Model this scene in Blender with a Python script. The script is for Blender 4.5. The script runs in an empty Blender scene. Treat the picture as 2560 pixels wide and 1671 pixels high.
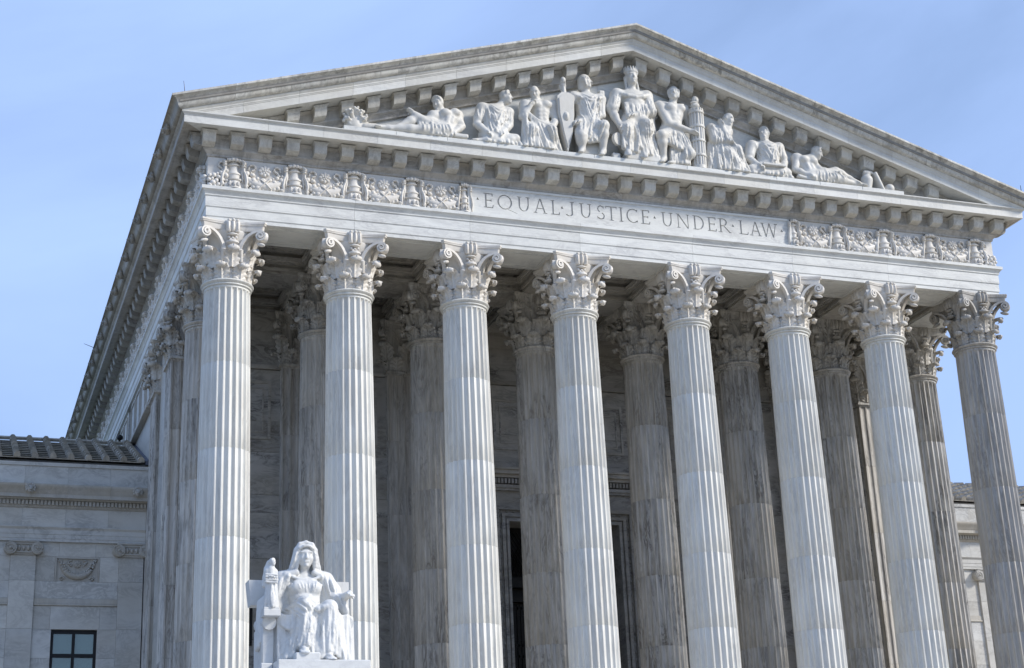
import bpy, bmesh, math, random
import numpy as np
from mathutils import Vector, Matrix, Euler

# ------------------------------------------------------------------ camera, sky, sun, exposure
scene = bpy.context.scene
R = math.radians
ZB = 21.4                       # height of the underside of the entablature above the plaza

cam_d = bpy.data.cameras.new('camera')
cam = bpy.data.objects.new('camera', cam_d)
scene.collection.objects.link(cam)
cam_d.sensor_fit = 'HORIZONTAL'
cam_d.sensor_width = 36.0
cam_d.lens = 36.0 * 3996.0 / 2560.0
cam_d.clip_start = 0.5
cam_d.clip_end = 5000
YAW, PITCH, ROLL = 0.3526, 0.3389, -0.0440
_f = Vector((math.sin(YAW) * math.cos(PITCH), math.cos(YAW) * math.cos(PITCH), math.sin(PITCH)))
_x = _f.cross(Vector((0, 0, 1))).normalized()
_u = _x.cross(_f)
_x2 = math.cos(ROLL) * _x + math.sin(ROLL) * _u
_u2 = -math.sin(ROLL) * _x + math.cos(ROLL) * _u
_m = Matrix((_x2, _u2, -_f)).transposed().to_4x4()
_m.translation = Vector((-21.037, -45.601, ZB - 19.76))
cam.matrix_world = _m
scene.camera = cam
scene.render.resolution_x = 1024
scene.render.resolution_y = 668

SUN_AZ = 58.0      # degrees to the right of the facade's outward normal
SUN_EL = 33.0
world = bpy.data.worlds.new('World')
scene.world = world
world.use_nodes = True
nt = world.node_tree
for n in list(nt.nodes):
    nt.nodes.remove(n)
sky = nt.nodes.new('ShaderNodeTexSky')
sky.sky_type = 'NISHITA'
sky.sun_disc = False
sky.sun_elevation = R(SUN_EL)
sky.sun_rotation = R(180.0 - SUN_AZ)
sky.altitude = 0
sky.air_density = 1.0
sky.dust_density = 1.2
sky.ozone_density = 3.5
# thin high cloud veil over the clear sky
tc = nt.nodes.new('ShaderNodeTexCoord')
mp = nt.nodes.new('ShaderNodeMapping')
mp.inputs['Scale'].default_value = (1.2, 2.2, 2.6)
mp.inputs['Rotation'].default_value = (0.3, 0.2, 0.9)
mp.inputs['Location'].default_value = (1.7, 5.2, 8.1)
nz = nt.nodes.new('ShaderNodeTexNoise')
nz.inputs['Scale'].default_value = 1.0
nz.inputs['Detail'].default_value = 7
nz.inputs['Roughness'].default_value = 0.52
nz.inputs['Distortion'].default_value = 0.5
cr = nt.nodes.new('ShaderNodeMapRange')
cr.inputs['From Min'].default_value = 0.37
cr.inputs['From Max'].default_value = 0.66
cr.inputs['To Min'].default_value = 0.36
cr.inputs['To Max'].default_value = 1.0
mx = nt.nodes.new('ShaderNodeMix')
mx.data_type = 'RGBA'
mx.inputs['B'].default_value = (3.4, 4.8, 8.0, 1)
bg = nt.nodes.new('ShaderNodeBackground')
bg.inputs['Strength'].default_value = 0.15
wo = nt.nodes.new('ShaderNodeOutputWorld')
nt.links.new(tc.outputs['Generated'], mp.inputs['Vector'])
nt.links.new(mp.outputs['Vector'], nz.inputs['Vector'])
nt.links.new(nz.outputs['Fac'], cr.inputs['Value'])
nt.links.new(cr.outputs['Result'], mx.inputs['Factor'])
nt.links.new(sky.outputs['Color'], mx.inputs['A'])
nt.links.new(mx.outputs['Result'], bg.inputs['Color'])
nt.links.new(bg.outputs['Background'], wo.inputs['Surface'])

sun_d = bpy.data.lights.new('sun', 'SUN')
sun_d.energy = 3.85
sun_d.angle = R(8.5)
sun_d.color = (1.0, 0.94, 0.85)
sun = bpy.data.objects.new('sun', sun_d)
scene.collection.objects.link(sun)
_s = Vector((math.sin(R(SUN_AZ)) * math.cos(R(SUN_EL)), -math.cos(R(SUN_AZ)) * math.cos(R(SUN_EL)), math.sin(R(SUN_EL))))
sun.rotation_euler = _s.to_track_quat('Z', 'Y').to_euler()
sun.location = (30, -40, 60)

scene.view_settings.view_transform = 'Standard'
scene.view_settings.look = 'None'
scene.view_settings.exposure = 0.0
scene.view_settings.gamma = 1.0
scene.view_settings.use_curve_mapping = False

# ------------------------------------------------------------------ materials
def mat_new(name):
    m = bpy.data.materials.new(name)
    m.use_nodes = True
    t = m.node_tree
    return m, t, t.nodes['Principled BSDF']

def nd(t, kind, **kw):
    n = t.nodes.new(kind)
    for k, v in kw.items():
        if k in n.inputs:
            n.inputs[k].default_value = v
        else:
            setattr(n, k, v)
    return n

def ramp(t, fac, stops):
    r = t.nodes.new('ShaderNodeValToRGB')
    el = r.color_ramp.elements
    while len(el) < len(stops):
        el.new(0.5)
    for e, (p, c) in zip(el, stops):
        e.position = p
        e.color = (c[0], c[1], c[2], 1) if not isinstance(c, (int, float)) else (c, c, c, 1)
    t.links.new(fac, r.inputs['Fac'])
    return r.outputs['Color']

def mixc(t, fac, a, b, blend='MIX'):
    m = t.nodes.new('ShaderNodeMix')
    m.data_type = 'RGBA'
    m.blend_type = blend
    for key, v in (('Factor', fac), ('A', a), ('B', b)):
        if hasattr(v, 'is_linked') or hasattr(v, 'links'):
            t.links.new(v, m.inputs[key])
        elif key == 'Factor':
            m.inputs[key].default_value = v
        else:
            m.inputs[key].default_value = (*v, 1)
    return m.outputs['Result']

def marble(name, base, vein, amt=0.7, scale=1.0, stretch=(1, 1, 1), tilt=(0.3, 0.5, 0.2), tone=0.1,
           streak=0.0, streak_col=(0.10, 0.09, 0.075), sscale=(3.2, 3.2, 0.8), rough=0.5, warm=0.25, thresh=(0.47, 0.53)):
    m, t, b = mat_new(name)
    co = nd(t, 'ShaderNodeTexCoord')
    oi = nd(t, 'ShaderNodeObjectInfo')
    mul = nd(t, 'ShaderNodeMath', operation='MULTIPLY')
    mul.inputs[1].default_value = 137.0
    t.links.new(oi.outputs['Random'], mul.inputs[0])
    add = nd(t, 'ShaderNodeVectorMath', operation='ADD')
    t.links.new(co.outputs['Object'], add.inputs[0])
    t.links.new(mul.outputs[0], add.inputs[1])
    mpn = nd(t, 'ShaderNodeMapping')
    mpn.inputs['Rotation'].default_value = tilt
    mpn.inputs['Scale'].default_value = stretch
    t.links.new(add.outputs[0], mpn.inputs['Vector'])
    v = mpn.outputs['Vector']
    n1 = nd(t, 'ShaderNodeTexNoise', Scale=0.55 * scale, Detail=6.0, Roughness=0.6, Distortion=1.6)
    n2 = nd(t, 'ShaderNodeTexNoise', Scale=1.5 * scale, Detail=8.0, Roughness=0.62, Distortion=2.2)
    n3 = nd(t, 'ShaderNodeTexNoise', Scale=0.35 * scale, Detail=3.0, Roughness=0.5)
    for n in (n1, n2, n3):
        t.links.new(v, n.inputs['Vector'])
    # soft cloudy greys, then thin ridged veins
    c1 = ramp(t, n1.outputs['Fac'], [(0.36, 0.0), (0.62, 1.0)])
    a, c = thresh
    c2 = ramp(t, n2.outputs['Fac'], [(a - 0.06, 0.0), ((a + c) / 2, 1.0), (c + 0.06, 0.0)])
    c3 = ramp(t, n3.outputs['Fac'], [(0.4, 0.0), (0.62, 1.0)])
    tv = nd(t, 'ShaderNodeMath', operation='MULTIPLY')
    t.links.new(c2, tv.inputs[0]); t.links.new(c1, tv.inputs[1])
    ta = nd(t, 'ShaderNodeMath', operation='MULTIPLY_ADD')
    t.links.new(tv.outputs[0], ta.inputs[0]); ta.inputs[1].default_value = 0.75 * amt
    tb = nd(t, 'ShaderNodeMath', operation='MULTIPLY')
    t.links.new(c1, tb.inputs[0]); tb.inputs[1].default_value = 0.32 * amt
    t.links.new(tb.outputs[0], ta.inputs[2])
    ta.use_clamp = True
    col = mixc(t, ta.outputs[0], base, vein)
    wf = nd(t, 'ShaderNodeMath', operation='MULTIPLY')
    t.links.new(c3, wf.inputs[0]); wf.inputs[1].default_value = warm
    col = mixc(t, wf.outputs[0], col, (base[0] * 0.86, base[1] * 0.80, base[2] * 0.70))
    # every stone a slightly different tone
    mr = nd(t, 'ShaderNodeMapRange')
    mr.inputs['To Min'].default_value = 1.0 - tone
    mr.inputs['To Max'].default_value = 1.0 + tone * 0.5
    t.links.new(oi.outputs['Random'], mr.inputs['Value'])
    hsv = nd(t, 'ShaderNodeHueSaturation')
    t.links.new(col, hsv.inputs['Color']); t.links.new(mr.outputs[0], hsv.inputs['Value'])
    col = hsv.outputs['Color']
    if streak > 0:      # rain-washed soot and lichen
        ms = nd(t, 'ShaderNodeMapping')
        ms.inputs['Scale'].default_value = sscale
        t.links.new(add.outputs[0], ms.inputs['Vector'])
        s1 = nd(t, 'ShaderNodeTexNoise', Scale=1.4, Detail=9.0, Roughness=0.68, Distortion=0.8)
        s2 = nd(t, 'ShaderNodeTexNoise', Scale=0.28, Detail=3.0)
        t.links.new(ms.outputs['Vector'], s1.inputs['Vector'])
        t.links.new(add.outputs[0], s2.inputs['Vector'])
        f1 = ramp(t, s1.outputs['Fac'], [(0.42, 0.0), (0.66, 1.0)])
        f2 = ramp(t, s2.outputs['Fac'], [(0.35, 0.35), (0.65, 1.0)])
        fm = nd(t, 'ShaderNodeMath', operation='MULTIPLY')
        t.links.new(f1, fm.inputs[0]); t.links.new(f2, fm.inputs[1])
        fs = nd(t, 'ShaderNodeMath', operation='MULTIPLY')
        t.links.new(fm.outputs[0], fs.inputs[0]); fs.inputs[1].default_value = streak
        col = mixc(t, fs.outputs[0], col, streak_col)
    t.links.new(col, b.inputs['Base Color'])
    b.inputs['Roughness'].default_value = rough
    b.inputs['Specular IOR Level'].default_value = 0.3
    bn = nd(t, 'ShaderNodeTexNoise', Scale=9.0, Detail=6.0, Roughness=0.65)
    t.links.new(co.outputs['Object'], bn.inputs['Vector'])
    bp = nd(t, 'ShaderNodeBump', Strength=0.22, Distance=0.02)
    t.links.new(bn.outputs['Fac'], bp.inputs['Height'])
    t.links.new(bp.outputs['Normal'], b.inputs['Normal'])
    return m

def plain(name, col, rough=0.6, metal=0.0, noise=0.0, scale=4.0, spec=0.3):
    m, t, b = mat_new(name)
    b.inputs['Base Color'].default_value = (*col, 1)
    b.inputs['Roughness'].default_value = rough
    b.inputs['Metallic'].default_value = metal
    b.inputs['Specular IOR Level'].default_value = spec
    if noise > 0:
        co = nd(t, 'ShaderNodeTexCoord')
        n = nd(t, 'ShaderNodeTexNoise', Scale=scale, Detail=8.0, Roughness=0.6)
        t.links.new(co.outputs['Object'], n.inputs['Vector'])
        c = ramp(t, n.outputs['Fac'], [(0.3, tuple(x * (1 - noise) for x in col)), (0.7, tuple(min(1, x * (1 + noise)) for x in col))])
        t.links.new(c, b.inputs['Base Color'])
    return m

M = {}
WHITE = (0.745, 0.75, 0.715)
M['front'] = marble('marble_front', WHITE, (0.38, 0.38, 0.385), amt=0.55, scale=1.1, stretch=(0.55, 0.8, 1.7), tone=0.10, warm=0.12)
M['carved'] = marble('marble_carved', (0.74, 0.715, 0.67), (0.45, 0.43, 0.40), amt=0.35, scale=1.4, tone=0.05, warm=0.22)
M['capital'] = marble('marble_capital', (0.725, 0.70, 0.655), (0.42, 0.39, 0.35), amt=0.45, scale=2.2, tone=0.06, warm=0.4)
M['column'] = marble('marble_column', (0.75, 0.75, 0.71), (0.36, 0.35, 0.325), amt=0.48, scale=1.15, stretch=(1.7, 1.7, 0.30), tilt=(0.12, 0.16, 0), tone=0.015, warm=0.18, streak=0.30, streak_col=(0.33, 0.30, 0.26), sscale=(7.0, 7.0, 0.22))
M['column_dark'] = marble('marble_column_dark', (0.52, 0.505, 0.475), (0.22, 0.21, 0.195), amt=0.8, scale=1.2, stretch=(1.8, 1.8, 0.30), tilt=(0.12, 0.16, 0), tone=0.05, warm=0.5, streak=0.5, streak_col=(0.20, 0.18, 0.155), sscale=(6.0, 6.0, 0.22))  # darker, more strongly veined marble for the right end column
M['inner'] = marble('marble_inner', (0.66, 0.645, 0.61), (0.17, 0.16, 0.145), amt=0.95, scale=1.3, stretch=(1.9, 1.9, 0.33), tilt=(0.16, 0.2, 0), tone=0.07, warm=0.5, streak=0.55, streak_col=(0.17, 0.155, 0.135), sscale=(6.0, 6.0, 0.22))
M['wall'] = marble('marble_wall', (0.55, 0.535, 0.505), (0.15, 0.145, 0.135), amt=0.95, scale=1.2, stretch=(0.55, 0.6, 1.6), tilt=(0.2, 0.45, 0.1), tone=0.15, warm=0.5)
M['cornice'] = marble('marble_cornice', (0.56, 0.545, 0.515), (0.24, 0.225, 0.20), amt=0.75, scale=1.3, stretch=(0.6, 0.8, 1.6), tone=0.12, warm=0.6, streak=0.45)  # brown-stained stone; base also lowered, soffit shade put into the colour
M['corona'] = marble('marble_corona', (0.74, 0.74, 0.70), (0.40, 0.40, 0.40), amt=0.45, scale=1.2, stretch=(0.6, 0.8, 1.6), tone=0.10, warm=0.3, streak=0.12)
M['gutter'] = marble('marble_gutter', (0.73, 0.725, 0.68), (0.36, 0.34, 0.30), amt=0.6, scale=1.2, tone=0.12, warm=0.5, streak=0.75, streak_col=(0.085, 0.078, 0.066))
M['modillion'] = marble('marble_modillion', (0.67, 0.665, 0.625), (0.30, 0.285, 0.26), amt=0.6, scale=1.6, tone=0.10, warm=0.5, streak=0.35)
M['figure'] = marble('marble_figure', (0.68, 0.67, 0.63), (0.42, 0.40, 0.37), amt=0.35, scale=1.6, tone=0.03, warm=0.3, streak=0.18)
M['flank_shade'] = marble('marble_flank_shade', (0.44, 0.425, 0.395), (0.18, 0.17, 0.15), amt=0.8, scale=1.3, tone=0.12, warm=0.6, streak=0.6)  # streaked cornice stone, with the shade of the flank eaves put into its colour
M['statue'] = marble('marble_statue', (0.67, 0.675, 0.66), (0.40, 0.405, 0.41), amt=0.45, scale=1.6, tone=0.02, warm=0.1, rough=0.42)
M['wing'] = marble('marble_wing', (0.63, 0.625, 0.595), (0.31, 0.305, 0.29), amt=0.7, scale=1.0, stretch=(0.8, 0.8, 1.4), tilt=(0.3, 0.6, 0.2), tone=0.13, warm=0.4)
M['wingtrim'] = marble('marble_wing_trim', (0.52, 0.50, 0.455), (0.33, 0.31, 0.28), amt=0.5, scale=1.3, tone=0.1, warm=0.6, streak=0.25)
M['tile'] = marble('marble_tile', (0.52, 0.49, 0.435), (0.24, 0.22, 0.185), amt=0.7, scale=2.0, tone=0.22, warm=0.6, streak=0.6, streak_col=(0.07, 0.065, 0.05))
M['letter'] = marble('marble_letter', (0.50, 0.50, 0.49), (0.36, 0.36, 0.35), amt=0.4, scale=3.0, tone=0.05)
M['bronze'] = plain('bronze_door', (0.022, 0.019, 0.016), 0.45, 0.6, 0.3)
M['black'] = plain('window_frame_black', (0.012, 0.012, 0.013), 0.45, 0, 0.2)
M['darkroom'] = plain('dark_interior', (0.01, 0.01, 0.011), 0.9)
M['metal'] = plain('rod_metal', (0.05, 0.06, 0.09), 0.4, 0.8)
M['paving'] = plain('paving', (0.40, 0.35, 0.275), 0.8, 0, 0.12, 0.6)
M['ground'] = plain('ground_far', (0.09, 0.10, 0.06), 0.9, 0, 0.3, 0.05)
M['flash'] = plain('lead_flashing', (0.10, 0.11, 0.14), 0.6, 0.2, 0.2)
M['roof'] = plain('roof_sheet', (0.28, 0.27, 0.25), 0.8, 0, 0.2)
def _blind():
    m, t, b = mat_new('window_blind')
    co = nd(t, 'ShaderNodeTexCoord')
    w = nd(t, 'ShaderNodeTexWave', Scale=9.0)
    w.bands_direction = 'Z'
    t.links.new(co.outputs['Object'], w.inputs['Vector'])
    c = ramp(t, w.outputs['Fac'], [(0.1, (0.34, 0.36, 0.36)), (0.7, (0.60, 0.63, 0.62))])
    t.links.new(c, b.inputs['Base Color'])
    b.inputs['Roughness'].default_value = 0.7
    return m
M['blind'] = _blind()
def _glass():
    m, t, b = mat_new('window_glass')
    tr = nd(t, 'ShaderNodeBsdfTransparent')
    tr.inputs['Color'].default_value = (0.72, 0.80, 0.78, 1)
    gl = nd(t, 'ShaderNodeBsdfGlossy', Roughness=0.03)
    ms = nd(t, 'ShaderNodeMixShader')
    ms.inputs['Fac'].default_value = 0.10
    t.links.new(tr.outputs[0], ms.inputs[1]); t.links.new(gl.outputs[0], ms.inputs[2])
    t.links.new(ms.outputs[0], t.nodes['Material Output'].inputs['Surface'])
    return m
M['glass'] = _glass()
M['glassdark'] = plain('dark_glass', (0.012, 0.014, 0.02), 0.12, 0, 0, 1, 0.5)

# ------------------------------------------------------------------ mesh helpers
class MB:
    def __init__(s):
        s.v = []; s.f = []
    def add(s, vs, fs):
        o = len(s.v)
        s.v.extend([tuple(p) for p in vs])
        s.f.extend([tuple(i + o for i in f) for f in fs])
        return s
    def box(s, x0, x1, y0, y1, z0, z1):
        return s.add([(x0, y0, z0), (x1, y0, z0), (x1, y1, z0), (x0, y1, z0), (x0, y0, z1), (x1, y0, z1), (x1, y1, z1), (x0, y1, z1)],
                     [(0, 3, 2, 1), (4, 5, 6, 7), (0, 1, 5, 4), (1, 2, 6, 5), (2, 3, 7, 6), (3, 0, 4, 7)])
    def bbox(s, x0, x1, y0, y1, z0, z1, b=0.008):
        """box with chamfered edges"""
        vs = []
        X, Y, Z = (x0, x1), (y0, y1), (z0, z1)
        for i in (0, 1):
            for j in (0, 1):
                for k in (0, 1):
                    sx, sy, sz = (1, -1)[i], (1, -1)[j], (1, -1)[k]
                    vs += [(X[i], Y[j] + sy * b, Z[k] + sz * b), (X[i] + sx * b, Y[j], Z[k] + sz * b), (X[i] + sx * b, Y[j] + sy * b, Z[k])]
        def c(i, j, k, a): return ((i * 2 + j) * 2 + k) * 3 + a
        fs = []
        for a in (0, 1):
            fs.append((c(a, 0, 0, 0), c(a, 1, 0, 0), c(a, 1, 1, 0), c(a, 0, 1, 0)))
            fs.append((c(0, a, 0, 1), c(1, a, 0, 1), c(1, a, 1, 1), c(0, a, 1, 1)))
            fs.append((c(0, 0, a, 2), c(1, 0, a, 2), c(1, 1, a, 2), c(0, 1, a, 2)))
        for a in (0, 1):
            for d in (0, 1):
                fs.append((c(a, d, 0, 0), c(a, d, 1, 0), c(a, d, 1, 1), c(a, d, 0, 1)))
                fs.append((c(a, 0, d, 0), c(a, 1, d, 0), c(a, 1, d, 2), c(a, 0, d, 2)))
                fs.append((c(0, a, d, 1), c(1, a, d, 1), c(1, a, d, 2), c(0, a, d, 2)))
                for e in (0, 1):
                    fs.append((c(a, d, e, 0), c(a, d, e, 1), c(a, d, e, 2)))
        return s.add(vs, fs)
    def loft(s, rings, caps=True, closed=True):
        n = len(rings[0]); vs = [p for r in rings for p in r]; fs = []
        for i in range(len(rings) - 1):
            for j in range(n if closed else n - 1):
                k = (j + 1) % n
                fs.append((i * n + j, i * n + k, (i + 1) * n + k, (i + 1) * n + j))
        if caps:
            fs.append(tuple(range(n - 1, -1, -1)))
            fs.append(tuple((len(rings) - 1) * n + j for j in range(n)))
        return s.add(vs, fs)
    def lathe(s, prof, n=24, c=(0, 0, 0), a0=0.0, a1=2 * math.pi, sx=1.0, sy=1.0):
        full = abs(a1 - a0 - 2 * math.pi) < 1e-6
        rings = []
        for r, z in prof:
            rings.append([(c[0] + sx * r * math.cos(a0 + (a1 - a0) * j / (n if full else n - 1)), c[1] + sy * r * math.sin(a0 + (a1 - a0) * j / (n if full else n - 1)), c[2] + z) for j in range(n)])
        return s.loft(rings, caps=full, closed=full)
    def tube(s, pts, rad, n=6, caps=True, flat=1.0, up=None):
        pts = [Vector(p) for p in pts]; rings = []
        for i, p in enumerate(pts):
            d = (pts[min(i + 1, len(pts) - 1)] - pts[max(i - 1, 0)]).normalized()
            u = Vector(up) if up else (Vector((0, 0, 1)) if abs(d.z) < 0.9 else Vector((1, 0, 0)))
            a = d.cross(u).normalized(); b = a.cross(d)
            r = rad[i] if isinstance(rad, (list, tuple)) else rad
            rings.append([tuple(p + a * (r * math.cos(2 * math.pi * j / n)) + b * (r * flat * math.sin(2 * math.pi * j / n))) for j in range(n)])
        return s.loft(rings, caps)
    def ell(s, c, r, n=8, m=5, rot=None):
        vs = []; fs = []
        q = Euler(rot).to_matrix() if rot else None
        P = [(0, 0, -1)] + [(math.cos(2 * math.pi * j / n) * math.cos(a), math.sin(2 * math.pi * j / n) * math.cos(a), math.sin(a)) for i in range(1, m) for a in [-math.pi / 2 + math.pi * i / m] for j in range(n)] + [(0, 0, 1)]
        for p in P:
            w = Vector((p[0] * r[0], p[1] * r[1], p[2] * r[2]))
            if q: w = q @ w
            vs.append((c[0] + w.x, c[1] + w.y, c[2] + w.z))
        for j in range(n):
            k = (j + 1) % n
            fs.append((0, 1 + k, 1 + j))
            for i in range(m - 2):
                a = 1 + i * n
                fs.append((a + j, a + k, a + n + k, a + n + j))
            a = 1 + (m - 2) * n
            fs.append((a + j, a + k, len(P) - 1))
        return s.add(vs, fs)
    def xf(s, mtx):
        s.v = [tuple(mtx @ Vector(p)) for p in s.v]; return s
    def merge(s, o, mtx=None):
        return s.add([tuple(mtx @ Vector(p)) for p in o.v] if mtx else o.v, o.f)
    def mesh(s, name, mat, smooth=None):
        me = bpy.data.meshes.new(name)
        me.from_pydata(s.v, [], s.f)
        bm = bmesh.new(); bm.from_mesh(me)
        bmesh.ops.recalc_face_normals(bm, faces=bm.faces)
        bm.to_mesh(me); bm.free()
        if smooth is not None:
            me.shade_smooth()
            me.set_sharp_from_angle(angle=R(smooth))
        me.materials.append(mat)
        return me

WPOS = {}
COL = scene.collection
def empty(name, loc, label=None, cat=None, kind=None, group=None):
    o = bpy.data.objects.new(name, None)
    o.empty_display_size = 0.5
    COL.objects.link(o); o.location = loc; WPOS[o] = Vector(loc)
    tag(o, label, cat, kind, group)
    return o
def tag(o, label=None, cat=None, kind=None, group=None):
    if label: o['label'] = label
    if cat: o['category'] = cat
    if kind: o['kind'] = kind
    if group: o['group'] = group
    return o
def place(name, me, loc=(0, 0, 0), parent=None, rot=None):
    """link a mesh at a world position (also when it is a part of something)"""
    o = bpy.data.objects.new(name, me)
    COL.objects.link(o)
    w = Vector(loc); WPOS[o] = w
    if parent is not None:
        o.parent = parent; o.location = w - WPOS[parent]
    else:
        o.location = w
    if rot: o.rotation_euler = rot
    return o
def build(name, mb, mat, parent=None, smooth=None):
    """a one-off mesh given in world coordinates; its origin goes to the middle of its underside"""
    a = np.array(mb.v); lo = a.min(0); hi = a.max(0)
    c = ((lo[0] + hi[0]) / 2, (lo[1] + hi[1]) / 2, lo[2])
    mb.v = [(p[0] - c[0], p[1] - c[1], p[2] - c[2]) for p in mb.v]
    return place(name, mb.mesh(name, M[mat] if isinstance(mat, str) else mat, smooth), c, parent)
def lerp(a, b, t): return a + (b - a) * t

def smooth_path(pts, n=5):
    """Catmull-Rom resampling of a poly-line"""
    p = [np.array(q, float) for q in pts]; p = [2 * p[0] - p[1]] + p + [2 * p[-1] - p[-2]]; out = []
    for i in range(1, len(p) - 2):
        for j in range(n):
            t = j / n
            out.append(0.5 * (2 * p[i] + (p[i + 1] - p[i - 1]) * t + (2 * p[i - 1] - 5 * p[i] + 4 * p[i + 1] - p[i + 2]) * t * t + (3 * p[i] - p[i - 1] - 3 * p[i + 1] + p[i + 2]) * t ** 3))
    out.append(p[-2])
    return [tuple(q) for q in out]
# ------------------------------------------------------------------ setting: ground, plaza, steps
P = 3.8                        # column pitch
XC = [-13.446, -9.646, -5.846, -2.046, 2.046, 5.846, 9.646, 13.446]
XL, XR = XC[0], XC[7]
ROW2, ROW3, ROW4 = 3.76, 7.5, 11.45
FLOOR = ZB - 15.5              # portico floor
g = MB(); g.add([(-900, -900, 0), (900, -900, 0), (900, 900, 0), (-900, 900, 0)], [(0, 1, 2, 3)])
tag(place('ground', g.mesh('ground', M['ground'])), kind='structure')
g = MB(); g.add([(-60, -75, 0.004), (60, -75, 0.004), (60, 13, 0.004), (-60, 13, 0.004)], [(0, 1, 2, 3)])
tag(place('plaza', g.mesh('plaza', M['paving'])), kind='structure')
g = MB()
NST = 36
for i in range(NST):
    z1 = FLOOR * (i + 1) / NST
    y0 = -21.5 + i * 0.5
    g.box(-11.2, 11.2, y0, -3.0 if i == NST - 1 else y0 + 0.5, 0.006, z1)
tag(build('steps', g, 'paving'), kind='structure')
g = MB().box(-15.2, 15.2, -3.0, 12.6, 0.006, FLOOR)
tag(build('portico_floor', g, 'paving'), kind='structure')

# ------------------------------------------------------------------ the courthouse: an Empty that parents its parts
CH = empty('courthouse', (0, 5, 0.006), 'white marble temple-fronted courthouse with eight fluted columns and a sculpted pediment', 'building')

# ---- columns -------------------------------------------------------------
JOINT = [-2.0, -4.42, -7.07, -9.70, -12.07, -14.55]
def shaft_r(z):
    t = (-2.0 - z) / 12.55
    return 0.700 + 0.100 * (1 - (1 - t) ** 1.7)
NF, SEG = 24, 7
def fluted(z, depth=1.0, sink=0.0):
    r = shaft_r(z) - sink
    ring = []
    for i in range(NF):
        for j in range(SEG):
            a = 2 * math.pi * (i + j / SEG) / NF
            u = j / SEG
            if u < 0.14: d = 0.0
            else:
                w = (u - 0.57) / 0.43
                d = 0.080 * math.sqrt(max(0.0, 1 - w * w))
            ring.append(((r - d * depth) * math.cos(a), (r - d * depth) * math.sin(a), z))
    return ring
DRUM = []
for i in range(5):
    zt, zb = JOINT[i] - 0.001, JOINT[i + 1] + 0.001
    if i == 0:
        zs = [(zb, 1, 0.004), (zb + 0.006, 1, 0)] + [(lerp(zb, -2.3, k / 3), 1, 0) for k in (1, 2)] + [(-2.24, 1, 0), (-2.17, 0.93, 0), (-2.12, 0.7, 0), (-2.09, 0.35, 0), (-2.075, 0, 0), (zt, 0, 0)]
    else:
        zs = [(zb, 1, 0.004), (zb + 0.006, 1, 0)] + [(lerp(zb, zt, k / 4), 1, 0) for k in (1, 2, 3)] + [(zt - 0.006, 1, 0), (zt, 1, 0.004)]
    m = MB().loft([[(x, y, z - zb) for x, y, z in fluted(z, d, s)] for z, d, s in zs])
    DRUM.append((m, zb))
def drum_meshes(mat):
    return [(m.mesh('drum', M[mat], 38), zb) for m, zb in DRUM]
# neck ring with base: the column's own mesh
def neck_mesh(mat):
    m = MB()
    pr = [(0.60, -2.0), (0.735, -2.0), (0.75, -1.985), (0.75, -1.955), (0.725, -1.94), (0.745, -1.925), (0.785, -1.905), (0.803, -1.87), (0.785, -1.835), (0.74, -1.815), (0.70, -1.80), (0.60, -1.80)]
    m.lathe(pr, 56)
    m.v = [(x, y, z + 15.5) for x, y, z in m.v]
    return m.mesh('column', M[mat], 40)
def base_mesh(mat):
    m = MB(); bz = -15.5
    pr = [(0.5, -14.55), (0.84, -14.552), (0.86, -14.60), (0.93, -14.63), (0.96, -14.69), (0.93, -14.76), (0.87, -14.79), (0.85, -14.86), (0.88, -14.93), (1.03, -14.96), (1.07, -15.05), (1.03, -15.15), (1.0, -15.17), (0.5, -15.17)]
    m.lathe(pr[::-1], 40)
    m.box(-1.1, 1.1, -1.1, 1.1, bz, -15.175)
    m.v = [(x, y, z + 15.5) for x, y, z in m.v]
    return m.mesh('column_base', M[mat], 40)

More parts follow.
